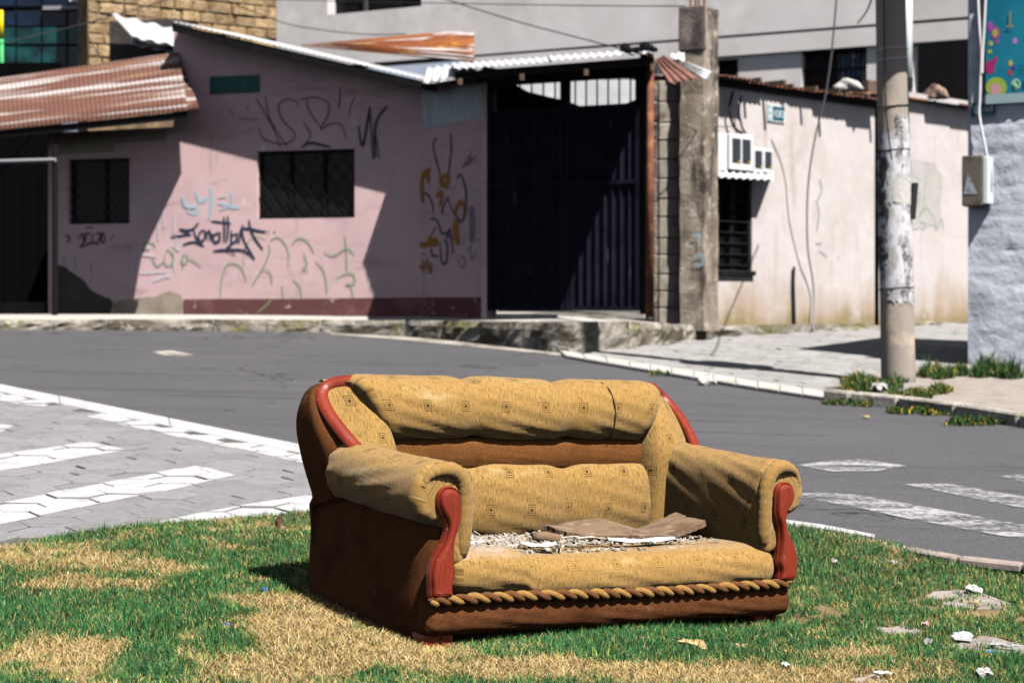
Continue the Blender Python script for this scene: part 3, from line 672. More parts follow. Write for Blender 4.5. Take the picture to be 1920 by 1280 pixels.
# base band, cement patches, whitewashed patch
patch("base_band", WA, [(345,561),(420,560),(560,560),(792,557),(792,600),(345,600)], .012, m_maroon, house, .0)
q = [WB.px(790,557), WB.px(904,557), WB.px(904,600), WB.px(790,600)]
MB().prism([p+WB.n*.002 for p in q], WB.n*.012).obj("base_band", m_maroon, house)
patch("cement_patch", WA, [(206,596),(214,568),(240,560),(290,556),(318,545),(338,552),(344,570),(344,598)], .007, m_cement, house, .006)
patch("cement_patch", WA, [(106,598),(106,498),(122,499),(150,520),(178,548),(205,560),(213,570),(204,598)], .008, m_darkcem, house, .008)
q = [WB.px(791,177), WB.px(905,158), WB.px(903,222), WB.px(846,231), WB.px(791,241)]
MB().prism([p+WB.n*.001 for p in q], WB.n*.005).obj("whitewashed_patch", m_whiteptch, house)
patch("plaster_band", WA, [(98,262),(312,246),(312,262),(214,270),(214,285),(106,290)], .006, m_cement, house, 0)
# graffiti
K = 1920/390
J = lambda *p: tr(p, 310, 380, K)
spray(WA, [J((50,320),(120,310),(235,295)), J((130,245),(190,275),(240,300)), J((135,240),(200,255),(260,240),(310,185)), J((262,245),(290,330),(360,405)), J((165,390),(220,370),(280,365),(340,395)),
  J((345,250),(310,300),(325,360),(365,330),(370,270),(345,250)), J((385,270),(390,345)), J((385,290),(410,260),(425,345)), J((425,345),(430,290),(450,330)),
  J((500,275),(450,300),(455,360),(500,345),(505,270),(510,360)), J((545,125),(550,250),(545,360)), J((580,120),(585,250),(570,360)), J((425,172),(500,180),(610,192)), J((612,255),(608,372),(622,372)),
  J((660,285),(615,310),(615,370),(655,350),(665,280),(665,375)), J((685,375),(695,270),(720,205)), J((715,210),(715,300),(745,380),(830,520)), J((715,235),(780,240),(860,258),(935,268)), J((775,155),(790,240),(830,330),(905,430)),
  J((445,445),(560,435),(720,440),(830,520)), J((560,440),(650,480)), J((560,430),(600,395),(615,380)), J((752,400),(720,445))], 3.6, (.012,.022,.06), house, "dark blue spray painted name beside the wide window")
spray(WA, [J((945,270),(957,266)), J((1003,272),(1015,270))], 5, (.012,.022,.06), house)
spray(WA, [J((510,870),(520,720),(560,590),(620,560),(690,590),(730,660),(745,720)), J((800,770),(850,690),(900,610),(960,470),(955,380)), J((975,345),(1040,320),(1100,370),(1140,470),(1130,600)), J((1170,390),(1210,340),(1270,330),(1330,380),(1380,470)), J((1390,540),(1460,620),(1490,760),(1495,840)),
  J((1465,450),(1520,485),(1580,480),(1680,420),(1750,480)), J((1660,300),(1675,450),(1680,640)), J((1580,690),(1690,650),(1740,660),(1750,740),(1670,755),(1720,780),(1745,990)), J((1280,460),(1310,560),(1280,610),(1320,615)), J((900,615),(970,640),(990,740)), J((860,1010),(940,940),(985,890)), J((1200,1010),(1240,950),(1250,800),(1180,710)), J((1075,760),(1090,920),(1070,1010)),
  J((520,880),(560,970),(600,1000))], 2.6, (.2,.36,.17,.75), house, "thin green spray painted loops low on the wall")
spray(WA, [J((720,600),(735,440),(790,330),(860,310),(940,340))], 2.2, (.5,.42,.2,.6), house)
L5 = lambda *p: tr(p, 0, 320, 4)
spray(WA, [L5((1070,620),(1090,550),(1150,545),(1165,580)), L5((1140,650),(1180,715),(1230,680)), L5((1250,600),(1235,690),(1280,710),(1305,650),(1270,595),(1250,600)), L5((1300,600),(1300,730)), L5((1370,640),(1365,690),(1400,690),(1410,640),(1375,635),(1375,735)), L5((1400,655),(1450,670),(1515,720))], 2.4, (.17,.36,.22,.8), house, "small green spray painted word left of the loops")
spray(WA, [L5((1005,130),(1100,140),(1180,110),(1260,115)), L5((1020,170),(1015,220)), L5((1018,280),(1018,330)), L5((1022,380),(1020,470)), L5((1060,265),(1150,270)), L5((1180,290),(1190,380)), L5((1230,300),(1235,430)), L5((1310,330),(1310,470)), L5((1325,500),(1330,600)), L5((1105,450),(1100,520)), L5((1190,400),(1190,520)), L5((1020,560),(1010,650),(1000,770)), L5((1010,620),(1180,640)), L5((1100,590),(1105,560),(1125,585)), L5((1300,660),(1310,760)), L5((1150,830),(1240,790),(1280,800)), L5((1050,770),(1250,760)), L5((1290,560),(1350,600)), L5((1200,160),(1290,130)), L5((1210,190),(1215,150))], 5.5, (.66,.62,.7,.75), house, "faded white spray paint blocks right of the small window")
spray(WA, [L5((480,630),(480,705)), L5((560,645),(565,735)), L5((683,680),(688,790)), L5((685,820),(683,840)), L5((680,550),(683,560))], 6, (.42,.38,.5,.8), house, "pale paint drips under the small window")
spray(WA, [L5((1370,180),(1400,260),(1470,270)), L5((1400,300),(1470,320),(1480,250)), L5((1470,150),(1500,230),(1560,200)), L5((1580,120),(1590,220),(1570,370)), L5((1640,240),(1740,270),(1800,275)), L5((1650,290),(1700,280)), L5((1740,160),(1740,250)), L5((1640,200),(1700,190))], 7, (.45,.6,.7,.7), house, "faded pale blue spray paint above the blue name")
spray(WA, [L5((490,490),(525,500),(510,540)), L5((590,520),(620,470),(630,540),(600,560)), L5((640,540),(650,470),(680,480)), L5((700,470),(690,550)), L5((720,480),(760,470),(730,560)), L5((770,470),(790,520),(765,540),(760,500),(785,460)), L5((850,480),(830,520)), L5((600,580),(690,540),(740,550)), L5((640,430),(700,425))], 3.2, (.03,.012,.02), house, "black scribbled tag under the small window")
K2 = lambda *p: tr(p, 480, 0, 4)
spray(WA, [K2((0,740),(40,800),(130,960),(190,1115)), K2((70,720),(110,900),(240,1110)), K2((-120,890),(20,900)), K2((20,960),(60,1040),(180,1080),(270,1060),(290,1000),(200,900),(170,800),(220,750),(300,760),(315,800)), K2((360,920),(410,1020),(350,1100)), K2((380,740),(400,830),(490,960)), K2((330,750),(440,730),(540,770),(545,850),(490,970),(560,930),(640,940),(680,1045)), K2((635,650),(630,740),(620,820)), K2((745,725),(710,800),(700,890)), K2((-60,790),(-70,830)), K2((-190,820),(-170,870))], 2.6, (.16,.09,.13,.9), house, "thin dark spray painted letters above the wide window")
spray(WA, [K2((770,945),(800,1100),(840,900),(855,800)), K2((855,810),(880,1195)), K2((985,795),(900,930),(895,1190)), K2((925,1190),(890,940)), K2((340,1110),(400,1075),(480,1085),(560,1105))], 4.6, (.03,.02,.04,.95), house, "thick dark zigzag tag at the end of the letters")
B8 = lambda *p: tr(p, 750, 240, 777/170)
spray(WB, [B8((150,500),(110,560),(95,700),(115,850),(160,980),(220,1000),(330,960)), B8((230,360),(195,430),(190,560),(205,640)), B8((260,340),(240,400),(250,470)), B8((380,410),(350,460),(400,490),(415,420),(380,405)), B8((310,590),(360,560),(345,680)), B8((480,750),(480,700),(520,640),(560,690),(545,790))], 9, (.3,.13,.015), house, "ochre bubble letters on the narrow wall by the gate")
spray(WB, [B8((485,780),(480,880),(500,1000)), B8((110,1030),(130,1080),(100,1190)), B8((240,950),(290,980),(330,960))], 15, (.3,.13,.015), house)
spray(WB, [B8((100,1150),(115,1215)), B8((150,1120),(165,1240)), B8((190,1120),(210,1250)), B8((235,1110),(260,1250)), B8((195,1075),(225,1080)), B8((270,1150),(270,1240),(240,1180)), B8((150,1150),(200,1200),(230,1140))], 5, (.28,.12,.015), house)
spray(WB, [B8((300,95),(290,180),(340,380),(355,470)), B8((437,55),(440,200),(415,420)), B8((200,560),(240,570),(280,650),(290,730)), B8((410,590),(370,690),(365,740)), B8((410,590),(460,720),(530,800),(560,700),(570,560),(540,430),(510,400),(490,440)), B8((260,780),(320,790),(360,900),(390,900),(440,940)), B8((310,850),(270,920)), B8((400,960),(430,870),(460,1080)), B8((350,980),(360,1140),(400,1150),(410,1000),(380,960)), B8((275,1030),(280,1090),(330,1100)), B8((165,305),(170,300)), B8((195,265),(200,270)), B8((300,90),(320,98)), B8((430,60),(445,60))], 4.2, (.05,.03,.06), house, "dark looping tag over the ochre letters")
spray(WB, [B8((530,350),(600,230)), B8((550,340),(640,250)), B8((560,310),(600,280),(610,190)), B8((590,330),(655,240))], 3, (.2,.04,.06,.8), house)
spray(WB, [B8((490,1100),(530,1200),(560,1130),(510,1090)), B8((560,900),(540,1000)), B8((600,1000),(620,1130),(660,1040)), B8((650,960),(740,950)), B8((580,1060),(620,1000))], 3, (.25,.16,.42,.7), house, "small violet tag beside the gate")
spray(WB, [B8((615,670),(625,800),(620,980))], 15, (.2,.16,.24,.55), house)
# zinc roof of the house
def on_wall_out(W, x, y, d): return W.px(x, y, d)
rA = WA.px(322, 40, .51); rB = WA.px(820, 154, .51); rise = .108
bkv = Vector((0.25, 6.0, 6.0*rise))
corrugated("roof", rA, rB, rB+bkv, rA+bkv, 46, .006, m_zinc, house, rows=4)
MB().prism([rA+Vector((0, .02, -.03)), rB+Vector((0, .02, -.03)), rB+Vector((0, .02, -.13)), rA+Vector((0, .02, -.13))], (0, .04, 0)).obj("barge_board", m_dark, house)
for k in range(6):
    p = rA.lerp(rB, .1+.16*k)+Vector((0, .06, -.12)); MB().box((0, 0, 0), (.06, .8, .08), (p, WA.d, -WA.n, Zv)).obj("rafter", m_wood, house)
# strip of flashing at the low corner
corrugated("roof_sheet", P(792,158,22.6), P(872,140,22.1), P(880,116,23.6), P(800,128,24.0), 5, .014, m_zinc, house, rows=3)
# crumpled white sheet and dark block at the top left of the gable
corrugated("roof_sheet", P(248,70,25.4), P(362,92,25.2), P(352,60,26.4), P(208,26,26.6), 4, .02, m_zinc, house, rows=4)
corrugated("roof_sheet", P(244,84,25.6), P(325,98,25.4), P(300,88,26.2), P(250,74,26.3), 3, .015, m_zinc, house, rows=3)
pbox("gable_block", Wall(200, 26.8, 345, 26.5), 205, 40, 330, 130, -.6, 0, m_darkcem, house)
tag(pbox("street_sign", WA, 393, 144, 486, 173, .001, .022, m_greensign, None, .004), "faded green street sign high on the pink wall", "sign")
# street name: too faded to read, faint pale remains only
# loose rusty sheets on the roof
def arch(name, x0, x1, label):
    vs = []; fs = []; uvs_ = []; nu, nv = 30, 56
    for j in range(nv+1):
        for i in range(nu+1):
            u, w = i/nu, j/nv; x = x0+(x1-x0)*u; top = np.interp(x, [x0, 700, 840, x1], [84, 72, 60, 61]); bot = np.interp(x, [x0, 640, 760, x1], [85.5, 93, 104, 117])
            uvs_.append((u*2.4, w*.5)); y = top+(bot-top)*w; Y = 26.6-1.4*math.sin(w*math.pi*.5)*(.1+.9*u)
            p = P(x, y, Y); p.y += .022*math.sin(w*7*2*math.pi); vs.append(p)
    for j in range(nv):
        for i in range(nu): a = j*(nu+1)+i; fs.append((a, a+1, a+nu+2, a+nu+1))
    o = mesh(name, vs, fs, m_rust2, None, smooth=True, uv=uvs_); m = o.modifiers.new("solid", 'SOLIDIFY'); m.thickness = .004
    return tag(o, label, "metal sheet")
arch("rusty_sheet", 566, 889, "curved orange rusty corrugated sheet lying on the pale roof")
tag(MB().prism([P(862,118,24.6), P(890,116,24.4), P(892,126,24.4), P(880,132,24.4)], (0, .3, 0)).obj("roof_block", m_dark), "black block under the end of the rusty sheet", "block")
# ---- rusty porch at the left
porch = empty("porch", P(60, 592, 24.6), "rusty sheet metal porch roof on a thin post left of the pink wall", "porch")
pw = 1.05
eA, eB = WA.px(-180, 263, pw), WA.px(352, 207, pw); tA, tB = WA.px(-180, 172, -.1), WA.px(335, 98, .02)
eC = WA.px(330, 206, 1.25)
corrugated("roof", eA, eB, tB, tA, 62, .005, m_rust, porch, rows=5)
# bent corner sheet reaching over the wall
corrugated("roof_sheet", WA.px(316, 210, 1.0), WA.px(374, 203, .32), WA.px(336, 104, .06), WA.px(300, 112, .1), 12, .012, m_rust, porch, rows=5)
mb = MB(); a, b = eA+Vector((0, .03, -.005)), eB+Vector((0, .03, -.005))
mb.prism([a, b, b+Zv*-.09, a+Zv*-.09], (0, .1, 0)); mb.obj("gutter", m_dark, porch)
a, b = WA.px(-180, 308, 1.25), WA.px(104, 300, 1.25)
MB().tube([a, b], .03, 6).obj("rail", m_cableg, porch)
pA = WA.px(103, 300, 1.2)
MB().tube([WA.px(103, 272, 1.2), Vector((pA.x, pA.y, WA.uz(103, 606, 1.2)[1]))], .04, 8).obj("post", m_bar, porch)
# dark passage beside the house
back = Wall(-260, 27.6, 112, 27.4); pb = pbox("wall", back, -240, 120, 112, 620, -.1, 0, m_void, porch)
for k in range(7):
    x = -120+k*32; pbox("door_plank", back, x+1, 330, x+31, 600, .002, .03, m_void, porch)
MB().prism([WA.px(104, 250, 0), WA.px(104, 600, 0), WA.px(104, 600, 0)+Vector((0, 2.2, 0)), WA.px(104, 250, 0)+Vector((0, 2.2, 0))], (-.1, 0, 0)).obj("side_wall", m_pink, porch)
pbox("step", Wall(-160, 25.6, 84, 25.6), -160, 566, 84, 600, -.8, 0, m_darkcem, porch)
# ---- gate with its canopy
WG = Wall(914, 22.4, 1216, 21.35)
gate = empty("gate", WG.px(1065, 592), "tall navy sheet metal gate with bars along its top", "gate")
zb = WG.uz(1065, 582)[1]; zm = WG.uz(1065, 345)[1]; zu = WG.uz(1065, 205)[1]; zt = WG.uz(1065, 146)[1]
LG = WG.L; mid = WG.uz(1062, 400)[0]
fr = WG.fr()
for (a, b) in ((.02, mid-.01), (mid+.01, LG-.1)):
    lf = MB(); t = .05
    for (p, q) in (((a, 0, zb), (a+t, .05, zt)), ((b-t, 0, zb), (b, .05, zt)), ((a+t, 0, zb), (b-t, .05, zb+t)), ((a+t, 0, zt-t), (b-t, .05, zt)), ((a+t, 0, zm-t/2), (b-t, .052, zm+t/2)), ((a+t, 0, zu-t/2), (b-t, .05, zu+t/2))): lf.box(p, q, fr)
    leaf = lf.obj("gate_leaf", m_gate, gate)
    n = 8; w = (b-a-2*t)/n
    for k in range(n):
        u0, u1 = a+t+k*w, a+t+(k+1)*w
        for (z0, z1) in ((zb+t, zm-t/2), (zm+t/2, zu-t/2)):
            vs = [WG.at(u0, z0, .008), WG.at(u0+w*.12, z0, .036), WG.at(u0+w*.22, z0, .036), WG.at(u0+w*.34, z0, .008), WG.at(u1, z0, .008)]
            vs = vs+[Vector((p.x, p.y, z1)) for p in vs]
            o = mesh("panel", vs, [(i, i+1, i+6, i+5) for i in range(4)], m_gate, leaf); m = o.modifiers.new("solid", 'SOLIDIFY'); m.thickness = .003
    nb = 6
    for k in range(nb):
        u = a+t+(b-a-2*t)*(k+.5)/nb; MB().tube([WG.at(u, zu, .025), WG.at(u, zt, .025)], .012, 6).obj("bar", m_dark, leaf)
# tarpaulins hung behind the bars
def tarp(name, pts, lab):
    mb = MB(); lo = [WG.px(x, 330, -.25) for x, y in pts]; hi = [WG.px(x, y, -.25) for x, y in pts]; n = len(pts)
    mb.add(lo+hi, [(i, i+1, n+i+1, n+i) for i in range(n-1)]); o = mb.obj(name, m_tarp); m = o.modifiers.new("solid", 'SOLIDIFY'); m.thickness = .01
    return tag(o, lab, "tarpaulin")
tarp("tarpaulin", [(905,150),(940,150),(965,158),(990,172),(1030,182),(1058,188),(1085,198),(1110,204),(1140,203),(1170,196),(1200,184),(1225,176)], "black tarpaulin sagging behind the bars of the gate")
tag(MB().prism([P(930,150,27), P(1240,150,27), P(1240,260,27), P(930,260,27)], (0, .2, 0)).obj("yard_wall", m_zinc), "pale sheet metal yard wall seen through the gate bars", "wall")
for sx in (912.5,):
    pass
MB().box((-.06, -.2, zb-.1), (.018, .05, zt+.2), fr).obj("jamb", m_pink, gate)
MB().box((LG-.098, -.05, zb-.1), (LG-.002, .03, zt+.25), fr).obj("jamb", m_dark, gate)
MB().box((-.1, -.12, zt+.002), (LG+.05, .1, zt+.12), fr).obj("lintel", m_dark, gate)
MB().tube([WG.at(LG+.045, zb-.08, .06), WG.at(LG+.045, zt+.3, .06)], .05, 10).obj("rusty_post", m_rustp, gate, smooth=True)
pbox("threshold", WG, 930, 588, 1208, 597, -.1, .12, m_block, gate)
canopy = empty("canopy", WG.px(1065, 140), "corrugated zinc canopy projecting over the gate", "canopy")
cp = 1.55
cA, cB, cC, cD = WG.px(852, 130, cp), WG.px(1228, 101, cp), WG.px(1230, 93, -.6), WG.px(845, 120, -.6)
zc_ = (cA.z+cB.z)/2
corrugated("roof_sheet", cA, cA.lerp(cB, .5), cD.lerp(cC, .5), cD, 13, .012, m_zinc, canopy, rows=4)
corrugated("roof_sheet", cA.lerp(cB, .49)+Zv*.012, cB+Zv*.012, cC+Zv*.012, cD.lerp(cC, .49)+Zv*.012, 13, .012, m_zinc, canopy, rows=4)
mb = MB(); a, b = cA+Vector((0, .1, -.02)), cB+Vector((0, .1, -.02)); mb.prism([a, b, b-Zv*.08, a-Zv*.08], (0, .06, 0)); mb.obj("purlin", m_dark, canopy)
for k in range(4):
    a = cA.lerp(cB, .02+.32*k)-Zv*.11; b = cD.lerp(cC, .02+.32*k)-Zv*.11; MB().prism([a, b, b-Zv*.07, a-Zv*.07], (.05, 0, 0)).obj("rafter", m_wood, canopy)
for k in range(7): 
    p = P(1168+k*9, 99-k*.2, cB.y+.2)+Vector((0, random.uniform(-.1, .3), .02)); MB().box((0, 0, 0), (.1, .12, .05+.05*random.random()), (p, Vector((.9, .3, 0)), Vector((-.3, .9, 0)), Zv)).obj("ballast", m_dark, canopy, bevel=.02)
# brown and white sheets at the column
tag(corrugated("metal_sheet", P(1255,158,21.2), P(1312,148,21.2), P(1246,104,21.7), P(1227,114,21.7), 4, .02, m_brownsheet, None, rows=4), "brown bent metal sheet hanging at the column head", "metal sheet")
tag(corrugated("metal_sheet", P(1322,150,21.2), P(1334,134,21.35), P(1285,115,21.8), P(1278,122,21.8), 3, .012, m_zinc, None, rows=3), "small white metal sheet beside the brown one", "metal sheet")
tag(corrugated("metal_sheet", P(1256,107,21.7), P(1284,116,21.7), P(1283,98,21.85), P(1256,102,21.85), 2, .01, m_zinc, None, rows=3), "small pale sheet tucked behind the column head", "metal sheet")
# ---- block pier and concrete column
WP = Wall(1229, 22.25, 1276, 22.15)
pier = empty("block_pier", WP.px(1250, 606), "pier of rough concrete blocks between gate post and column", "pier")
z0 = WP.uz(1250, 612)[1]; zc2 = z0; fr = WP.fr(); k = 0
wbox("core", WP, .01, WP.L-.01, z0-.1, WP.uz(1250, 150)[1], -.4, -.02, m_mort, pier)
while zc2 < WP.uz(1250, 165)[1]:
    hgt = random.uniform(.2, .26)*1.0; j = random.uniform(-.006, .006)
    MB().box((.045, -.03, zc2+.006), (WP.L-.01, .012+j, zc2+hgt-.006), fr).obj("block", m_block, pier, bevel=.01)
    MB().box((-.03, -.03, zc2+.006), (.035, -.004+j, zc2+hgt*1.0-.006), fr).obj("block", m_col, pier, bevel=.01)
    zc2 += hgt
WC0 = Wall(1275, 22.0, 1319, 21.9)
zl, zh = WC0.uz(1290, 612)[1], WC0.uz(1290, 14)[1]
cfr = WC0.fr()
colm = empty("concrete_column", WC0.px(1297, 612), "tall weathered concrete column beside the gate with blackened top", "column")
vs = []; fs = []; lv = 26
cr = [(0, 0), (WC0.L, 0), (WC0.L+.1, -.34), (.1, -.34)]
for i in range(lv+1):
    z = zl-.05+(zh-zl+.05)*i/lv
    for c in cr: q = WC0.a+WC0.d*(c[0]+random.gauss(0, .006))+WC0.n*(c[1]+random.gauss(0, .006)); vs.append((q.x, q.y, z))
for i in range(lv):
    for k in range(4): fs.append((i*4+k, i*4+(k+1) % 4, i*4+4+(k+1) % 4, i*4+4+k))
fs.append(tuple(lv*4+k for k in range(4)))
fixn(mesh("shaft", vs, fs, m_col, colm))
m_soot = mat("sooty_concrete", (.1,.08,.075), .95, [((.2,.17,.15), (3,3,1.2), .5, .62), ((.04,.033,.033), 5, .5, .66)], [(25, .6, .02)])
zs_ = WC0.uz(1290, 96)[1]
MB().box((-.016, -.36, zs_), (WC0.L+.016, .016, zh+.012), cfr).obj("cap", m_soot, colm, bevel=.015)
for dx in (.1, .16, .2, .27): MB().tube([WC0.at(dx, zh, -.12), WC0.at(dx+.02, zh+.7, -.12)], .014, 5).obj("rebar", m_rustp, colm)
pbox("stain", WC0, 1276, 616, 1317, 400, -.01, .004, m_col, colm) if False else None
# ---- cream house on the right with corrugated eaves
WC = Wall(1326, 22.6, 1640, 25.4); WC2 = Wall(1648, 25.6, 1818, 27.4)
chouse = empty("cream_house", WC.px(1480, 612), "low cream plastered house with corrugated roof edge and meter boxes", "house")
hw = hole(WC, 1345, 322, 1410, 508)
wall_holes("wall", WC, 0, WC.L, WC.uz(1480, 625)[1]-.2, lambda u: WC.uz(1340, 140)[1]-.02*u, [hw], m_cream, chouse, .16)
wall_holes("wall", WC2, 0, WC2.L+.6, WC2.uz(1700, 612)[1]-.2, lambda u: WC2.uz(1700, 172)[1]+.0*u, [], m_cream, chouse)
# dark recess between the two lengths of wall
q = Wall(1634, 26.1, 1654, 26.3); pbox("recess", q, 1628, 150, 1662, 616, -.1, 0, m_wood, chouse)
patch("plaster_patch", WC2, [(1708,300),(1750,305),(1765,330),(1762,420),(1708,432)], .005, m_top, chouse, .01)
pbox("plinth", WC, 1332, 611, 1634, 640, -.1, .1, m_kerb, chouse)
# eaves: single sheets of different length, each throwing its own saw-toothed shadow
zE = WC.uz(1400, 150)[1]
def eaves(W, spans, zfun):
    for (u0, u1, out, m_) in spans:
        A, B = W.at(u0, zfun(u0)-.02*out, out), W.at(u1, zfun(u1)-.02*out, out); C, D = W.at(u1, zfun(u1)+.16, -1.6), W.at(u0, zfun(u0)+.16, -1.6)
        corrugated("roof_sheet", A, B, C, D, max(3, int((u1-u0)/.085)), .016, m_, chouse, rows=3, thick=.004)
zf = lambda u: WC.uz(1340, 148)[1]-.0*u
eaves(WC, [(0, .62, .30, m_rust), (.6, 1.1, .16, m_rust), (1.08, 1.75, .12, m_rust2), (1.72, 2.3, .14, m_rust2), (2.28, 3.1, .2, m_rust), (3.08, 3.7, .25, m_rust), (3.68, WC.L+.05, .13, m_zinc)], zf)
zf2 = lambda u: WC2.uz(1700, 186)[1]
eaves(WC2, [(-.1, 1.2, .12, m_rust2), (1.18, 1.9, .2, m_zinc), (1.88, WC2.L+.5, .22, m_rust)], zf2)
for k in range(9):
    u = .3+k*.42; MB().box((u, -.1, zE-.06), (u+.05, .2+.08*(k % 3), zE-.002), WC.fr()).obj("rafter", m_wood, chouse)
MB().box((0, .012, zE-.13), (WC.L, .06, zE-.012), WC.fr()).obj("eave_shade_strip", m_dark, chouse)  # dark strip standing in for the shaded underside of the eaves
# barred window
u0, u1, z0, z1 = hw
wn_ = wbox("window", WC, u0, u1, z0, z1, -.155, -.14, m_glassd, chouse); wn_["label"] = "narrow dark window behind horizontal bars below the meters"
MB().box((u0-.02, -.14, z0-.06), (u1+.02, .05, z0-.002), WC.fr()).obj("sill", m_dark, wn_)
MB().box((u0+.003, -.13, z0), (u0+.06, -.02, z1), WC.fr()).obj("frame", m_dark, wn_); MB().box((u1-.06, -.13, z0), (u1-.003, -.02, z1), WC.fr()).obj("frame", m_dark, wn_)
MB().box(((u0+u1)/2-.04, -.13, z0), ((u0+u1)/2+.04, -.05, z1), WC.fr()).obj("mullion", m_dark, wn_)
for k in range(9):
    z = z0+(z1-z0)*(k+.5)/9; MB().tube([WC.at(u0+.06, z, -.03), WC.at(u1-.06, z, -.03)], .011, 5).obj("bar", m_bar, wn_)
spray(WC2, [[(1712,330),(1728,340)], [(1735,330),(1730,390),(1722,400)], [(1716,360),(1726,366),(1718,380)], [(1720,410),(1735,390),(1748,405)], [(1750,405),(1755,430),(1765,410),(1768,428)], [(1722,416),(1736,420),(1730,432)]], 3, (.32,.4,.36,.7), chouse, "faint green scribble on the patched plaster")
spray(WC, [[(1536,335),(1540,355),(1533,375)], [(1530,375),(1535,400),(1531,435)], [(1528,456),(1540,456)], [(1536,470),(1550,480)], [(1570,484),(1573,480)]], 4, (.3,.38,.36,.7), chouse, "pale green smears on the cream wall")
spray(Wall(1275, 21.98, 1319, 21.88), [[(1298,442),(1312,440),(1310,460)], [(1300,482),(1318,478),(1316,496),(1300,496)], [(1298,465),(1304,470)]], 5, (.28,.42,.5,.6), colm)
# awning strip over the window and the meter boxes above it
aw = corrugated("awning", WC.px(1328, 331, .3), WC.px(1450, 338, .3), WC.px(1452, 318, .02), WC.px(1332, 314, .02), 9, .014, m_zinc, chouse, rows=2)
def meter(x0, y0, x1, y1, nwin, lab, depth=.16):
    a, b = WC.uz(x0, y0, depth), WC.uz(x1, y1, depth); u0, u1, z0, z1 = a[0], b[0], b[1], a[1]
    root = empty("electric_meter", WC.at((u0+u1)/2, z0, 0), lab, "meter box", "electric meter boxes on the cream wall")
    MB().box((u0, .002, z0), (u1, depth, z1), WC.fr()).obj("case", m_meter, root, bevel=.014, seg=2)
    w = (u1-u0)*.86/nwin
    for k in range(nwin):
        c = u0+(u1-u0)*.07+w*(k+.5); win = MB().box((c-w*.42, depth-.01, z0+(z1-z0)*.2), (c+w*.42, depth+.004, z1-(z1-z0)*.12), WC.fr()).obj("window", m_mwin, root)
        MB().box((c+w*.12, depth+.004, z0+(z1-z0)*.22), (c+w*.36, depth+.012, z0+(z1-z0)*.27), WC.fr()).obj("seal", m_yell, win)
    return root
meter(1330, 268, 1346, 320, 1, "narrow white electric meter leftmost of the four")
meter(1345, 249, 1368, 324, 1, "plain tall white meter cabinet second from the left") if False else None
a, b = WC.uz(1345, 250, .14), WC.uz(1367, 322, .14)
tag(MB().box((a[0], .002, b[1]), (b[0]-.01, .14, a[1]), WC.fr()).obj("fuse_cabinet", m_meter, bevel=.012, seg=2), "windowless white cabinet between two electric meters", "cabinet")
meter(1368, 250, 1412, 322, 2, "largest white electric meter with two dark windows", .18)
meter(1413, 276, 1431, 326, 1, "small white electric meter right of the largest one")
meter(1432, 278, 1449, 326, 1, "small white electric meter at the right end of the row")
sg = tag(empty("house_sign", WC.px(1456, 232), "small white sign with a dark green field on the cream wall", "sign"))
pbox("board", WC, 1440, 195, 1472, 231, .002, .018, m_signw, sg)
pbox("field", WC, 1449, 199, 1470, 228, .0185, .022, m_plate, sg)
for i in range(3): pbox("print", WC, 1441, 197+i*11, 1447, 205+i*11, .0185, .021, m_signt, sg)
def text(s, W, x0, y0, x1, y1, d, mat_, parent, name="lettering"):
    cu = bpy.data.curves.new("t", 'FONT'); cu.body = s; cu.extrude = 0; o = bpy.data.objects.new("t", cu); COL.objects.link(o)
    bpy.context.view_layer.update(); me = bpy.data.meshes.new_from_object(o.evaluated_get(bpy.context.evaluated_depsgraph_get())); bpy.data.objects.remove(o)
    co = np.array([v.co[:] for v in me.vertices]); mn, mx = co.min(0), co.max(0); a, b = W.uz(x0, y1, d), W.uz(x1, y0, d)
    vs = [W.at(a[0]+(b[0]-a[0])*(c[0]-mn[0])/(mx[0]-mn[0]), a[1]+(b[1]-a[1])*(c[1]-mn[1])/(mx[1]-mn[1]), d) for c in co]
    return mesh(name, vs, [tuple(p.vertices) for p in me.polygons], mat_, parent)
text("N28D", WC, 1451, 208, 1469, 219, .0245, m_signw, sg)
# ---- grey rendered building behind
WU = Wall(515, 36.6, 1830, 29.6)
gb = empty("grey_building", WU.px(1100, 300), "grey rendered concrete building rising behind the corner house", "building")
zg = WU.uz(1200, 80)[1]; zband = WU.uz(1380, 104)[1]; zline = WU.uz(1200, 79)[1]
a = WU.uz(614, -90); b = WU.uz(790, 14)
hd = (a[0], b[0], b[1]+.02, a[1])
wall_holes("upper_wall", WU, 0, WU.L, zline, lambda u: zline+4.5, [hd], m_grey, gb, .3)
MB().box((hd[0], -.35, hd[2]), (hd[1], -.28, hd[3]), WU.fr()).obj("window", m_glassd, gb)
MB().box((hd[0]+(hd[1]-hd[0])*.33, -.27, hd[2]), (hd[0]+(hd[1]-hd[0])*.33+.06, -.2, hd[3]), WU.fr()).obj("mullion", m_barpale, gb)
MB().box((0, -.3, zline-.05), (WU.L, -.03, zline), WU.fr()).obj("groove", m_dark, gb)
MB().box((WU.uz(890, 90)[0], -.3, zband), (WU.L, .002, zline-.05), WU.fr()).obj("slab_edge", m_grey, gb)
WL = Wall(515, 36.68, 1830, 29.68)
def uzh(x0, y0, x1, y1): return hole(WL, x0, y0, x1, y1)
hw1, hw2, hw3 = uzh(1503, 90, 1625, 175), uzh(1712, 66, 1900, 260), uzh(1337, 114, 1384, 150)
wall_holes("lower_wall", WL, 0, WL.L, 1.5, lambda u: zband, [hw3, hw1, hw2], m_grey, gb, .25)
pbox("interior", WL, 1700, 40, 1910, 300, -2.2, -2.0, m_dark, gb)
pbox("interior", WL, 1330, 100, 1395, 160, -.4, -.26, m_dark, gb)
win = wbox("window", WL, hw1[0], hw1[1], hw1[2], hw1[3], -.24, -.2, m_glassd, gb)
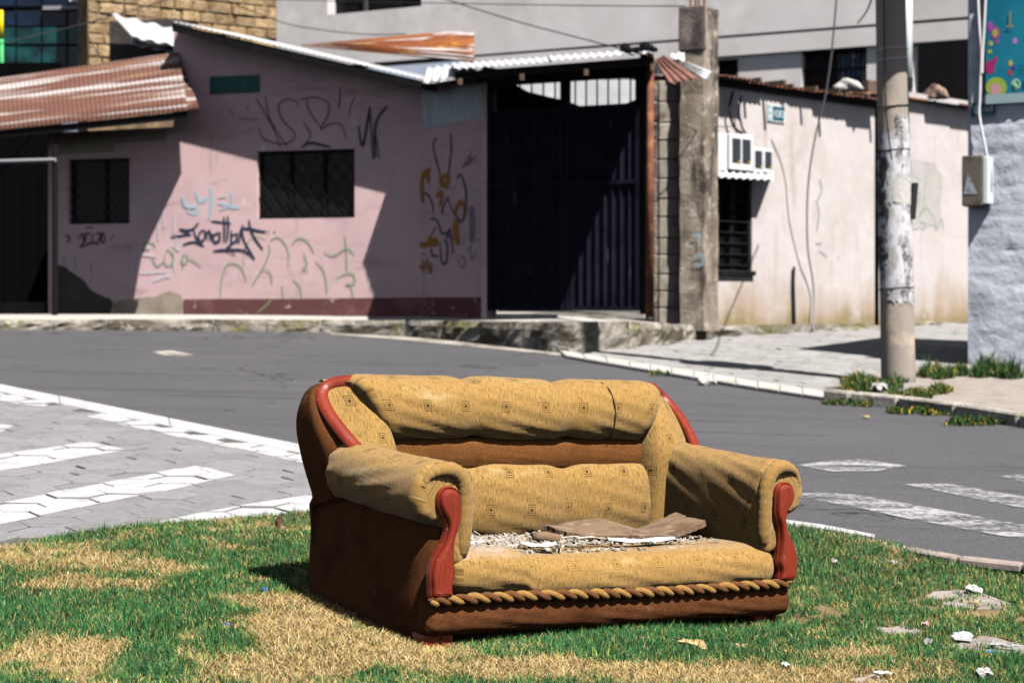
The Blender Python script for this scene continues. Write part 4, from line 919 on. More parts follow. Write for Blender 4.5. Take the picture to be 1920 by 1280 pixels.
m_cloth = mat("hanging_cloth", (.12,.16,.22), .9, [((.4,.38,.36), (9,9,3), .52, .58), ((.05,.16,.4), (7,7,2), .58, .62), ((.02,.02,.02), (12,12,5), .55, .6)])
for k, (f0, f1) in enumerate(((.03, .44), (.52, .97))):
    pn = MB().box((hw1[0]+(hw1[1]-hw1[0])*f0, -.198, hw1[2]+.04), (hw1[0]+(hw1[1]-hw1[0])*f1, -.18, hw1[3]-.05), WL.fr()).obj("pane", m_cloth if k else m_curtain, win)
for k in range(13):
    u = hw1[0]+(hw1[1]-hw1[0])*(k+.5)/13; MB().tube([WL.at(u, hw1[2], -.1), WL.at(u, hw1[3], -.1)], .012, 4).obj("bar", m_dark, win)
for k in range(3):
    z = hw1[2]+(hw1[3]-hw1[2])*(k+.6)/3; MB().tube([WL.at(hw1[0], z, -.1), WL.at(hw1[1], z, -.1)], .016, 4).obj("bar", m_dark, win)
MB().tube([WU.px(1702, -60, .12), WU.px(1702, 190, .12)], .075, 10).obj("downpipe", m_signw, gb, smooth=True)
MB().box((0, -.5, 0), (WU.L, -.45, 1.6), WL.fr()).obj("rear_wall", m_grey, gb)
mb = MB(); q0 = WU.at(0, 1.0, -.05); q1 = q0+Vector((.8, 6, 0)); mb.add([q0, q1, q1+Zv*9, q0+Zv*9], [(0, 1, 2, 3)]); mb.obj("side_wall", m_grey, gb)
# things lying on the low roof in front of it
def lump(name, x, y, Y, rx, rz, mat_, lab, cat):
    bm = bmesh.new(); bmesh.ops.create_icosphere(bm, subdivisions=3, radius=1)
    c = P(x, y, Y); vs = []
    for v_ in bm.verts:
        n = 1+.16*math.sin(v_.co.x*4.1+v_.co.z*3)+.1*math.sin(v_.co.y*7+v_.co.x*5); vs.append((c.x+v_.co.x*rx*n, c.y+v_.co.y*rx*.7*n, c.z+max(v_.co.z, -.5)*rz*n))
    fs = [tuple(q.index for q in fc.verts) for fc in bm.faces]; bm.free()
    return tag(mesh(name, vs, fs, mat_, None, True), lab, cat)
lump("sack", 1592, 162, 25.6, .19, .1, m_litter, "white sack lying on the rusty low roof", "sack")
lump("bundle", 1756, 176, 26.6, .17, .13, mat("bundle_cloth", (.3,.22,.16), .9, [((.1,.06,.06), 6, .5, .6)]), "brown bundle on the roof in front of the dark opening", "bundle")
# ---- adobe wall at the top left
WS = Wall(166, 31.5, 520, 33.6)
ad = empty("adobe_wall", WS.px(340, 130), "brown rough stone and adobe wall above the pink roof", "wall")
wbox("core", WS, -.0, WS.L, WS.uz(300, 260)[1], WS.uz(300, -120)[1], -.5, -.03, m_mort, ad)
z = WS.uz(200, 130)[1]; r = 0
while z < WS.uz(300, -60)[1]:
    hgt = random.uniform(.15, .24); u = -.02+random.uniform(-.15, 0)
    while u < WS.L-.05:
        w = random.uniform(.22, .48); a0, a1 = max(u, 0), min(u+w, WS.L)
        if a1-a0 > .08: MB().box((a0+.01, -.06, z+.008), (a1-.012, random.uniform(-.02, .03), z+hgt-.01), WS.fr()).obj("stone", m_brick, ad, bevel=.02)
        u += w
    z += hgt
# ---- dark teal glazed building at the top left corner
WT = Wall(-170, 33, 170, 32.6)
tb = empty("glazed_building", WT.px(0, 160), "dark building with blue and teal glazing at the top left", "building")
wbox("frame", WT, 0, WT.L, WT.uz(0, 220)[1], WT.uz(0, -160)[1], -.6, -.05, m_dark, tb)
m_teal = mat("teal_glass", (.006,.065,.065), .35, [((.015,.11,.1), 4, .5, .7), ((.003,.015,.02), 2, .45, .6)], spec=.4)
m_blueg = mat("blue_glass", (.004,.010,.026), .3, [((.008,.022,.055), 2, .5, .7)], spec=.4)
for j, (y0, y1, m_) in enumerate(((-60, 12, m_blueg), (22, 48, m_blueg), (52, 82, m_teal), (88, 132, m_teal))):
    for i in range(7): pbox("panel", WT, -160+i*48, y0, -116+i*48, y1, -.06, -.02+.01*((i+j) % 2), m_, tb)
pbox("sill", WT, 80, 12, 168, 17, -.05, .1, m_cableg, tb); pbox("sill", WT, 130, -6, 168, 4, -.05, .06, m_signw, tb)
yp = empty("painted_pole", P(4, 170, 27.5), "yellow and green painted pole at the left edge above the rusty roof", "pole")
MB().tube([P(3, 74, 27.5), P(2, 20, 27.5)], .032, 8).obj("upper_tube", mat("yellow_paint", (.75,.58,.0), .5), yp, smooth=True)
MB().tube([P(4, 190, 27.5), P(3, 74, 27.5)], .032, 8).obj("lower_tube", mat("green_paint", (.05,.4,.12), .5), yp, smooth=True)
# ---- whitewashed building at the right edge
WD = Wall(1815, 18.6, 2452, 17.0)
wb = empty("white_building", WD.px(1900, 700), "whitewashed rough wall of a building at the right edge", "building")
nu, nv = 60, 110; vs = []; fs = []
zl, zh = WD.uz(1815, 712)[1]-.2, WD.uz(1815, -8)[1]
for j in range(nv+1):
    for i in range(nu+1):
        u, z = WD.L*i/nu, zl+(zh-zl)*j/nv; d = .007*math.sin(u*5+z*3.1)*math.sin(z*4.4-u*2)+random.gauss(0, .003)
        row = z % .33
        if row < .04 or row > .3: d -= .006*(.5+.5*math.sin(u*9+z*2))
        vs.append(WD.at(u, z, d if i else 0))
for j in range(nv):
    for i in range(nu): a = j*(nu+1)+i; fs.append((a, a+1, a+nu+2, a+nu+1))
fixn(mesh("wall", vs, fs, m_white, wb, smooth=True))
mb = MB(); q = [WD.at(0, zl), WD.at(0, zl, -3)]; mb.add([q[0], q[1], Vector((q[1].x, q[1].y, zh)), Vector((q[0].x, q[0].y, zh))], [(0, 1, 2, 3)]); mb.obj("side_wall", m_white, wb)
mb = MB(); c4 = [WD.at(0, zh), WD.at(WD.L, zh), WD.at(WD.L, zh, -3), WD.at(0, zh, -3)]; mb.prism([p+WD.n*.05 for p in c4], (0, 0, .1)); mb.obj("roof_slab", m_grey, wb)
WDp = Wall(1815, 18.55, 2452, 16.95)
pl = empty("number_plate", WD.px(1842, 217), "small blue green house number plate on the white wall", "sign")
pbox("board", WD, 1821, 194, 1866, 216, .012, .022, m_plate, pl)
text("E3-169", WD, 1826, 198, 1862, 212, .0245, m_signw, pl)
bn = empty("banner", WD.px(1900, 178), "blue shop banner with hearts and flowers at the upper right", "banner")
m_ban = mat("banner_blue", (.005,.15,.24), .5, [((.01,.2,.3), 1.5, .45, .65)])
pbox("board", WD, 1848, -2, 2100, 178, .015, .045, m_ban, bn)
pbox("frame", WD, 1844, -4, 1848, 181, .015, .05, m_bar, bn); pbox("frame", WD, 1848, 178, 2100, 182, .015, .05, m_signt, bn)
def disc(x, y, rx, ry, col, d, name="print", n=16, f=None):
    mb = MB(); pts = []
    for k in range(n):
        t = 2*math.pi*k/n; r = f(t) if f else 1; u, z = WD.uz(x+rx*r*math.cos(t), y+ry*r*math.sin(t), d); pts.append(WD.at(u, z, d))
    mb.add(pts, [tuple(range(n))]); return mb.obj(name, pm(col), bn)
PM = {}
def pm(c):
    if c not in PM: PM[c] = mat("banner_print", c, .55)
    return PM[c]
heart = lambda t: (.8+.25*abs(math.sin(t+math.pi/2)) if True else 1)
disc(1866, 62, 9, 12, (.35,.05,.28), .047); disc(1866, 62, 5, 8, (.35,.4,.05), .0485); disc(1857, 50, 5, 9, (.4,.06,.4), .0475)
disc(1856, 126, 9, 13, (.36,.02,.14), .047); disc(1866, 113, 4, 6, (.36,.02,.14), .0475); disc(1858, 82, 4, 5, (.4,.4,.1), .047); disc(1870, 78, 3, 4, (.4,.05,.3), .047); disc(1856, 97, 4, 4, (.4,.42,.05), .047)
disc(1868, 164, 20, 19, (.3,.42,.05), .0472); disc(1867, 168, 11, 11, (.55,.3,.33), .0486)
disc(1903, 77, 4.5, 7, (.4,.22,.5), .047, f=heart); disc(1895, 119, 4, 6, (.5,.4,.1), .047); disc(1900, 127, 4, 5, (.02,.06,.35), .0475); disc(1894, 136, 4, 6, (.4,.04,.08), .048)
disc(1905, 158, 8.5, 9.5, (.7,.75,.7), .047); disc(1905, 158, 7, 8, (.01,.32,.1), .0482)
pts = [(1902,153),(1903,157),(1906,161),(1909,163)]
spray(Wall(1815, 18.55, 2452, 16.95), [pts], 2.6, (.75,.8,.75), bn)
spray(Wall(1815, 18.55, 2452, 16.95), [[(1895,22),(1894,48)], [(1888,50),(1902,50)]], 4, (.32,.25,.1), bn, sm=False)
text("09", WD, 1917, 151, 1934, 166, .048, pm((.0,.02,.08)), bn)
for i, y in enumerate((119, 127, 135)): text("Horario", WD, 1909, y, 1950, y+6, .048, pm((.0,.05,.12)), bn)
# service box on the corner and its pipes
mbx = empty("service_box", WD.px(1825, 386), "weathered brown electricity box on the corner of the white wall", "meter box")
pbox("case", WD, 1803, 292, 1842, 386, .02, .24, mat("brown_box", (.13,.11,.09), .6, [((.06,.05,.045), 6, .5, .7), ((.25,.22,.18), 14, .62, .7)]), mbx, .012)
pbox("door", WD, 1842.6, 294, 1852, 382, .02, .235, m_signw, mbx, .006)
q = [WD.px(x, y, .243) for x, y in ((1815,325),(1806,364),(1833,364))]
MB().prism(q, WD.n*.002).obj("painted_reflection", mat("box_reflection_paint", (.35,.36,.42), .3, [((.15,.15,.18), 25, .5, .6)]), mbx)  # pale triangle paints a reflection on the front of the box
for pts, lab in (([(1833,-14),(1836,50),(1840,100),(1838,150),(1837,185),(1836,215),(1842,250),(1850,290),(1854,330)], "white conduit looping down the white wall to the service box"), ([(1848,-14),(1845,50),(1842,100),(1841,140)], "second white conduit joining the first on the white wall")):
    cable("conduit", [WD.px(x, y, .06) for x, y in pts], .014, m_cablew, lab, "conduit")
cable("cable", [WD.px(x, y, .1) for x, y in ((1856,300),(1858,350),(1855,370),(1850,376))], .012, m_black, "short black cable beside the service box")
# ---- utility pole
base = G(1686, 724); Yp = base.y
pole = empty("utility_pole", base, "concrete utility pole covered in torn posters", "utility pole")
def pc(y): return 1684.5-15*(712-y)/712
def pr(y): return (32-4.5*(712-y)/712)/F*Yp
MB().tube([P(pc(y), y, Yp) for y in (760, 700, 560, 300, 0, -400, -1000)], [pr(y) for y in (760, 700, 560, 300, 0, -400, -1000)], 28).obj("shaft", m_pole, pole, smooth=True)
def sleeve(name, y0, y1, a0, a1, mat_, d):
    nu, nv = 26, 12; vs = []; fs = []
    for j in range(nv+1):
        for i in range(nu+1):
            y = y0+(y1-y0)*j/nv+(random.uniform(-9, 9) if j in (0, nv) else 0); a = math.radians(a0+(a1-a0)*i/nu)+(random.uniform(-.12, .12) if i in (0, nu) else 0); c = P(pc(y), y, Yp); r = pr(y)+d+random.uniform(0, .004)
            vs.append((c.x+r*math.sin(a), c.y-r*math.cos(a), c.z))
    for j in range(nv):
        for i in range(nu): k = j*(nu+1)+i; fs.append((k, k+1, k+nu+2, k+nu+1))
    return mesh(name, vs, fs, mat_, pole, smooth=True)
sleeve("posters", 245, 545, -75, 100, m_posters, .003); sleeve("posters", 285, 500, -110, -38, m_blackpost, .008); sleeve("posters", 545, 566, -40, 95, m_posters, .003); sleeve("posters", 335, 385, -40, 75, m_litter, .009)
sleeve("posters", 222, 262, 0, 60, m_posters, .004)
for y in (201, 283, 541, 95, 113): 
    q = [P(pc(y), y, Yp)+Vector(((pr(y)+.006)*math.sin(k*math.pi/8), -(pr(y)+.006)*math.cos(k*math.pi/8), .012*math.sin(k*math.pi/8+y))) for k in range(17)]
    MB().tube(q, .006, 4).obj("wire_band", m_black if y > 120 else m_cablew, pole)
lbox = MB().box((0, 0, 0), (.055, .06, .33), (P(1706, 411, Yp-.1), Vector((1, .1, 0)), Vector((-.1, 1, 0)), Vector((.08, 0, 1)).normalized())).obj("junction_box", m_black, pole, bevel=.008)
MB().tube([P(pc(y)+29-3*(712-y)/712, y, Yp-.05) for y in (-40, 40, 120, 165)], .012, 5).obj("cable", m_black, pole)
MB().tube([P(pc(y)+29, y, Yp-.05) for y in (165, 220, 300, 345)], .009, 5).obj("cable", m_black, pole)
MB().tube([P(x, y, Yp-.16) for x, y in ((1657,-20),(1658,60),(1659,150),(1662,220),(1668,270),(1672,300))], .007, 5).obj("cable", m_black, pole)
MB().box((0, 0, 0), (.05, .06, .1), (P(1702, 165, Yp-.05), Vector((1, 0, 0)), Vector((0, 1, 0)), Zv)).obj("clamp", m_black, pole, bevel=.01)
zt_ = P(1670, -45, Yp).z; tc = Vector((P(1669, 0, Yp).x, Yp, 0))+Vector((sdir.x, sdir.y, 0)).normalized()*.46
tf = MB().tube([(tc.x, tc.y, zt_), (tc.x, tc.y, zt_+.06), (tc.x, tc.y, zt_+.9), (tc.x, tc.y, zt_+.95)], [.26, .3, .3, .24], 20).obj("shade_drum", m_bar, pole, smooth=False)  # unseen drum, added only to cast shade on the upper shaft
MB().box((-.1, -.06, 0), (.1, .5, .08), (Vector((tc.x, tc.y, zt_+.45)), Vector((.8, .6, 0)), (Vector((P(1669, 0, Yp).x, Yp, 0))-Vector((tc.x, tc.y, 0))).normalized(), Zv)).obj("shade_drum_arm", m_bar, pole)  # arm joining the added drum to the shaft
# ---- overhead cables
def wire(pts, r, lab, m_=m_black): cable("cable", [P(*p) for p in pts], r, m_, lab)
wire([(-40,92,26),(170,42,27),(312,0,28),(420,-35,29)], .009, "black cable rising across the adobe wall")
wire([(165,70,27),(190,110,26),(220,155,25.2),(250,206,24.4)], .008, "thin cable slanting over the rusty porch roof")
wire([(345,60,25.0),(355,110,25.0),(370,150,25.1),(384,190,25.2)], .012, "black cable hanging down the gable end")
wire([(380,-20,31),(515,38,30),(600,56,30),(690,65,30),(760,64,30)], .009, "cable sagging past the rusty sheet")
wire([(800,-12,26),(960,38,25),(1080,70,24.2),(1185,97,23.4)], .009, "cable slanting down to the gate canopy")
wire([(440,-2,30),(800,6,28),(1100,11,25),(1285,12,22)], .008, "cable running level to the column head")
cable("cable", [WC.px(x, y, d) for x, y, d in ((1570,-20,1.15),(1560,90,.9),(1547,180,.7),(1528,260,.5),(1517,330,.36),(1513,400,.24),(1515,470,.14),(1523,520,.08),(1526,560,.06))]+[WC.px(1524,622,.13)], .012, m_cableg, "grey cable hanging from above down the cream wall")
wire([(1640,-20,17.5),(1626,20,19),(1608,44,22)], .01, "short cable from the pole towards the grey building")
cable("pipe", [WC.px(x, y, .04) for x, y in ((1490,609),(1489,570),(1488,530),(1489,500))], .02, m_black, "black pipe at the foot of the cream wall", "pipe")
cable("cable", [WC.px(x, y, .08) for x, y in ((1374,172),(1368,205),(1376,238),(1392,250))], .02, m_black, "thick black cable entering the largest meter")
cable("cable", [WC.px(x, y, .08) for x, y in ((1390,180),(1386,205),(1390,235),(1398,250))], .014, m_black, "thinner black cable beside the thick meter cable")
cable("cable", [P(1278,232,21.8), P(1300,243,21.85), P(1328,265,22.3)], .007, m_black, "thin cable from the column to the leftmost meter")
cable("cable", [WC.px(x, y, .08) for x, y in ((1332,222),(1345,236),(1362,238),(1380,235))], .006, m_black, "slack thin cable above the fuse cabinet")
# ---------------------------------------------------------------- the sofa
W_, D_ = 1.62, .9
def eulR(yaw, pit, rol):
    return Matrix.Rotation(yaw, 4, 'Z') @ Matrix.Rotation(pit, 4, 'X') @ Matrix.Rotation(rol, 4, 'Y')
SOFA_ROT = eulR(.5653, -.018, .0441); SOFA_LOC = Vector((-.304, 6.1784, ZC-1.2022))
sofa = empty("sofa", (0, 0, 0), "worn ochre and brown two seat sofa with red wood trim standing on the lawn", "sofa")
sofa.matrix_world = Matrix.Translation(SOFA_LOC) @ SOFA_ROT
SM = Matrix.Translation(SOFA_LOC) @ SOFA_ROT
def spart(name, vs, fs, mat_, uv=None, parent=None, smooth=True, mirror=False):
    if mirror: vs = [(W_-v[0], v[1], v[2]) for v in vs]; fs = [tuple(reversed(f)) for f in fs]
    o = mesh(name, vs, fs, mat_, parent or sofa, smooth, uv, local=True)
    return o
def ring_loft(rings, uvs, cap0=True, cap1=True):
    """closed rings of equal size -> tube (seam duplicated for the uv)"""
    n = len(rings[0]); vs = []; uv = []; fs = []
    for r, w in zip(rings, uvs):
        vs += [tuple(p) for p in r]+[tuple(r[0])]; uv += list(w)
    m = n+1
    for i in range(len(rings)-1):
        for k in range(n): fs.append((i*m+k, i*m+k+1, (i+1)*m+k+1, (i+1)*m+k))
    if cap0: fs.append(tuple(range(n-1, -1, -1)))
    if cap1: fs.append(tuple((len(rings)-1)*m+k for k in range(n)))
    return vs, fs, uv
def cushion(name, x0, x1, prof, mat_, nx=60, endr=.05, notches=(), ndepth=.12, nw=.03, uvo=(0, 0), axis='x', wob=.004, minend=.25, zshift=None, mirror=False, n=44, shear=.0):
    P_ = np.array(catmull(prof, n, True)); c = P_.mean(0); seg = np.linalg.norm(np.diff(np.vstack([P_, P_[:1]]), axis=0), axis=1); arc = np.concatenate([[0], np.cumsum(seg)])
    rings = []; uvs = []
    # denser rings near the ends so that they round off
    e = np.array([0, .02, .08, .2, .4, .7, 1.0])*endr; xs_ = np.unique(np.concatenate([x0+e, np.linspace(x0+endr, x1-endr, nx), x1-e]))
    for x in xs_:
        dd = min(x-x0, x1-x); s = 1.0
        if dd < endr: t = 1-dd/endr; s = minend+(1-minend)*math.sqrt(max(0, 1-t*t))
        inset = endr*.9*(1-s)/(1-minend) if minend < 1 else 0
        nf = sum(math.exp(-((x-a)/nw)**2) for a in notches); r = []
        for k, p in enumerate(P_):
            q = c+(p-c)
            dv = (p-c)/np.linalg.norm(p-c); q = p-dv*(endr*(1-s)/(1-minend)*.9 if dd < endr else 0)-dv*ndepth*nf*.3
            q = q+dv*wob*(math.sin(x*13+k*.7)*math.sin(k*.9+x*5)+.6*math.sin(x*31+k*1.7))
            z = q[1]+(zshift(x) if zshift else 0)
            kz = max(0, min(1, (.9-z)/.2))*shear; xx = x+kz*max(0, 1-(x-x0)/.4)-kz*max(0, 1-(x1-x)/.4)
            r.append((xx, q[0], z) if axis == 'x' else (q[0], x, z))
        xe = min(max(x, x0+endr), x1-endr); uu = x+uvo[0]
        if dd < endr: uu = (round((xe+uvo[0])/.185-.25)+.25)*.185
        rings.append(r); uvs.append([(uu, -a+uvo[1]) for a in arc])
    vs, fs, uv = ring_loft(rings, uvs)
    return spart(name, vs, fs, mat_, uv, mirror=mirror)
# seat, back cushions
seat = cushion("seat", .09, 1.535, [(-.035,.20),(-.048,.25),(-.03,.295),(.02,.322),(.10,.332),(.30,.33),(.55,.325),(.70,.32),(.72,.22),(.4,.17),(.05,.175)], m_fabd, nx=50, endr=.05, wob=.004, uvo=(.05, .176), minend=.2, zshift=lambda x: -.012*math.sin(math.pi*(x-.09)/1.445)+(.012 if x < .4 else -.006))
lowb = cushion("lower_back_cushion", .185, 1.428, [(.655,.30),(.612,.36),(.60,.44),(.612,.53),(.645,.585),(.70,.597),(.77,.58),(.80,.44),(.77,.30)], m_fab, nx=60, endr=.05, notches=(.575,1.01), ndepth=.07, nw=.05, uvo=(.105, .06), wob=.003)
band = cushion("lumbar_band", .185, 1.412, [(.685,.565),(.662,.60),(.656,.64),(.665,.685),(.70,.71),(.78,.71),(.80,.6),(.76,.55)], m_band, nx=50, endr=.03, notches=(.575,1.01), ndepth=.03, nw=.05, wob=.0006)
head = cushion("headrest", .075, 1.50, [(.675,.695),(.645,.703),(.617,.74),(.607,.79),(.617,.85),(.65,.90),(.705,.927),(.79,.935),(.87,.915),(.915,.86),(.91,.77),(.84,.705)], m_fab, nx=80, endr=.05, notches=(.58,1.015), ndepth=.055, nw=.045, uvo=(.045, .088), wob=.0035, minend=.45, shear=.1)
# dark stitched seam on the headrest
pr_ = [(1.215-.02*max(0, (z-.8))*3, y-.004, z) for y, z in [(.652,.699),(.628,.718),(.610,.76),(.606,.80),(.612,.84),(.63,.878),(.66,.907),(.70,.926)]]
o = MB().tube(catmull(pr_, 24), .0028, 5).obj("seam", m_seam, sofa, True, True)
# arms: rolled, swept front to back
armprof = [(.02,.432),(-.03,.45),(-.062,.50),(-.064,.555),(-.04,.612),(.01,.642),(.075,.648),(.13,.622),(.155,.57),(.16,.48),(.158,.38),(.15,.295),(.09,.285),(.07,.40)]
def arm(mirror):
    o = cushion("arm", -.03, .68, armprof, m_fab, nx=34, endr=.045, axis='y', uvo=(.02, .06 if not mirror else .11), wob=.0035, mirror=mirror, n=56, zshift=lambda y: .036*max(0, min(1, y/.62))**1.5, minend=.3)
    # gathered roll round the front end
    pts = [(.130,-.012,.315),(.136,-.016,.36),(.138,-.02,.45),(.135,-.022,.53),(.118,-.024,.588),(.08,-.025,.617),(.035,-.024,.618),(-.008,-.022,.598),(-.03,-.018,.56)]
    q = catmull(pts, 48); vs = MB().tube(q, [.008+.021*math.sin(math.pi*min(1, (i+1)/9)*.5)*(1 if i < 34 else max(.25, (48-i)/14))+.0013*math.sin(i*2.3) for i in range(49)], 10)
    p = spart("roll", vs.v, vs.f, m_fabp, [(a[0]*3, a[2]) for a in vs.v], o, mirror=mirror)
    return o
armL = arm(False); armR = arm(True)
# red S shaped facings on the arm fronts
facing = [(.004,.186),(-.006,.225),(-.008,.27),(.006,.32),(.034,.365),(.05,.41),(.046,.445),(.026,.475),(.014,.505),(.018,.54),(.04,.561),(.07,.563),(.096,.548),(.108,.515),(.109,.46),(.104,.425),(.09,.39),(.085,.345),(.089,.29),(.092,.255),(.082,.225),(.08,.186)]
def facing_obj(mirror):
    pl = catmull(facing, 110, True); c = np.mean(pl, 0); mb_v = []; fs = []; n = len(pl)
    lv = [(-.022, 1.0), (-.044, 1.0), (-.050, .94), (-.047, .84), (-.057, .80), (-.064, .70), (-.066, .55)]
    nrm = []
    for i in range(n):
        a = pl[(i-1) % n]; b = pl[(i+1) % n]; t = b-a; t = t/np.linalg.norm(t); nrm.append(np.array([-t[1], t[0]]))
    sgn = -1 if np.dot(nrm[0], pl[0]-c) > 0 else 1
    for y, s in lv:
        for i, p in enumerate(pl): q = p+nrm[i]*sgn*(1-s)*.045; mb_v.append((q[0], y, q[1]))
    for j in range(len(lv)-1):
        for i in range(n): fs.append((j*n+i, j*n+(i+1) % n, (j+1)*n+(i+1) % n, (j+1)*n+i))
    fs.append(tuple((len(lv)-1)*n+i for i in range(n)))
    o = spart("arm_facing", mb_v, fs, m_redw, mirror=mirror, smooth=False); fixn(o)
    return o
facing_obj(False); facing_obj(True)
# side panels
def side_panel(mirror):
    vs = []; fs = []; nu, nv = 30, 16
    for j in range(nv+1):
        for i in range(nu+1):
            y = -.012+.90*i/nu; z = .02+.45*j/nv
            x = .006+.045*max(0, (.1-y)/.1)**2-.010*math.sin(math.pi*j/nv)+.003*math.sin(y*14+z*9)+.002*math.sin(z*31+y*5); vs.append((x, y, z))
    for j in range(nv):
        for i in range(nu): a = j*(nu+1)+i; fs.append((a, a+nu+1, a+nu+2, a+1))
    o = spart("side_panel", vs, fs, m_brown, mirror=mirror); m = o.modifiers.new("solid", 'SOLIDIFY'); m.thickness = .02; m.offset = -1
    return o
side_panel(False); side_panel(True)
# front rail under the rope
prof = [(-.012,.055),(-.036,.075),(-.042,.11),(-.036,.145),(-.012,.165),(.04,.17),(.06,.11),(.04,.05)]
cushion("front_rail", -.004, 1.612, prof, m_brown, nx=40, endr=.03, wob=.003, n=30, minend=.4)
# back shell wrapping round behind the wings
def shell():
    Z = [.02,.2,.40,.44,.455,.5,.58,.66,.72,.78,.83,.865,.888,.9]
    yb = np.interp(Z, [.02,.40,.48,.6,.72,.8,.85,.88,.9], [.865,.905,.94,.985,1.01,1.0,.97,.93,.88]); ys = np.interp(Z, [.02,.44,.445,.66,.86,.9], [.86,.86,.62,.62,.83,.86]); bx = np.interp(Z, [.02,.36,.46,.6,.74,.82,.88,.9], [.012,-.002,-.022,-.052,-.072,-.068,-.04,.01])
    rings = []
    for z, b, s, x0 in zip(Z, yb, ys, bx):
        r = min(.13, max(.02, (b-s)*.8)); pts = []
        for k in range(9): pts.append((x0 if x0 > 0 else x0*(1-(1-min(1, k/8/.35))**2), s-(.02 if z > .5 else 0)+(b-r-s+(.02 if z > .5 else 0))*k/8, z))
        for k in range(1, 9): a = math.pi/2*k/8; pts.append((x0+r*(1-math.cos(a)), b-r+r*math.sin(a), z))
        half = pts; full = half+[(W_*.5-(W_*.5-half[-1][0])*(1-k/6), b, z) for k in range(1, 6)]
        full = full+[(W_*.5, b, z)]+[(W_-p[0], p[1], p[2]) for p in reversed(full)]
        rings.append(full)
    last = [(min(max(p[0], .09), W_-.09), p[1]-.16 if 10 < i < len(rings[-1])-10 else p[1]-.03, .905) for i, p in enumerate(rings[-1])]; rings.append(last)
    n = len(rings[0]); vs = [p for r in rings for p in r]; fs = []
    for j in range(len(rings)-1):
        for i in range(n-1): a = j*n+i; fs.append((a, a+n, a+n+1, a+1))
    o = spart("back_shell", vs, fs, m_brown); fixn(o); m = o.modifiers.new("sub", 'SUBSURF'); m.levels = 1; m.render_levels = 1
    return o
shell()
# wings beside the headrest
def wing(mirror):
    Z = [.28,.36,.44,.52,.60,.66,.70,.74,.78,.82,.85,.875,.895,.908,.913]
    vs = []; uv = []; fs = []; nu = 16
    for z in Z:
        yo = float(np.interp(z, [.28,.66,.76,.87,.913], [.62,.605,.70,.815,.87])); yw = float(np.interp(z, [.28,.65,.765,.85,.89,.913], [.60,.57,.618,.70,.76,.85])); xo = float(np.interp(z, [.28,.64,.70,.86,.9], [.04,.02,-.004,-.008,.02]))
        xb = float(np.interp(z, [.28,.65,.765,.87,.913], [.185,.178,.155,.122,.11]))
        for k in range(nu+1):
            t = k/nu
            if t < .7: s = t/.7; x = xo+(xb-xo)*s; y = yo+(yw-yo)*(s*s*(3-2*s))-.018*math.sin(math.pi*s)
            else: s = (t-.7)/.3; a = s*math.pi/2; x = xb+.05*math.sin(a); y = yw+.11*(1-math.cos(a))
            vs.append((x, y, z+(.006*math.sin(math.pi*t) if z > .86 else 0))); uv.append((x*1.2+.02, z*1.15+.03))
    for j in range(len(Z)-1):
        for k in range(nu): a = j*(nu+1)+k; fs.append((a, a+1, a+nu+2, a+nu+1))
    # cap rolling over to the back
    a0 = (len(Z)-1)*(nu+1); b0 = len(vs)
    for k in range(nu+1): p = vs[a0+k]; vs.append((p[0]+.01, max(p[1]+.06, .93), .90)); uv.append((p[0]*1.2+.02, 1.12))
    for k in range(nu): fs.append((a0+k, a0+k+1, b0+k+1, b0+k))
    o = spart("wing", vs, fs, m_fab, uv, mirror=mirror); m = o.modifiers.new("sub", 'SUBSURF'); m.levels = 1; m.render_levels = 1
    # lacquered trim following the wing's outer edge
    path = [(.022,.55,.652),(.014,.572,.668),(-.004,.628,.712),(-.018,.694,.762),(-.022,.752,.806),(-.014,.80,.845),(.01,.822,.876),(.042,.812,.896),(.08,.782,.905),(.125,.742,.903)]
    q = catmull(path, 54); rad = [.011,.020,.0255,.027,.0265,.0255,.0245]+[.0235]*46+[.023, .014]; mb = MB(); nn = 18; ring_v = []; q = [Vector(p) for p in q]
    for i, p in enumerate(q):
        t_ = (q[min(i+1, len(q)-1)]-q[max(i-1, 0)]).normalized(); n0 = Vector((-.25, -1, .55)).normalized(); l_ = t_.cross(n0).normalized(); n0 = l_.cross(t_).normalized()
        for k in range(nn): th = 2*math.pi*k/nn; ring_v.append(p+l_*(rad[min(i, len(rad)-1)]*1.12*math.cos(th))+n0*(rad[min(i, len(rad)-1)]*.75*math.sin(th)))
    mb.add(ring_v, [(i*nn+k, i*nn+(k+1) % nn, (i+1)*nn+(k+1) % nn, (i+1)*nn+k) for i in range(len(q)-1) for k in range(nn)]+[tuple(range(nn)), tuple((len(q)-1)*nn+k for k in range(nn))])
    spart("wing_trim", mb.v, mb.f, m_redw, mirror=mirror)
    return o
wing(False); wing(True)
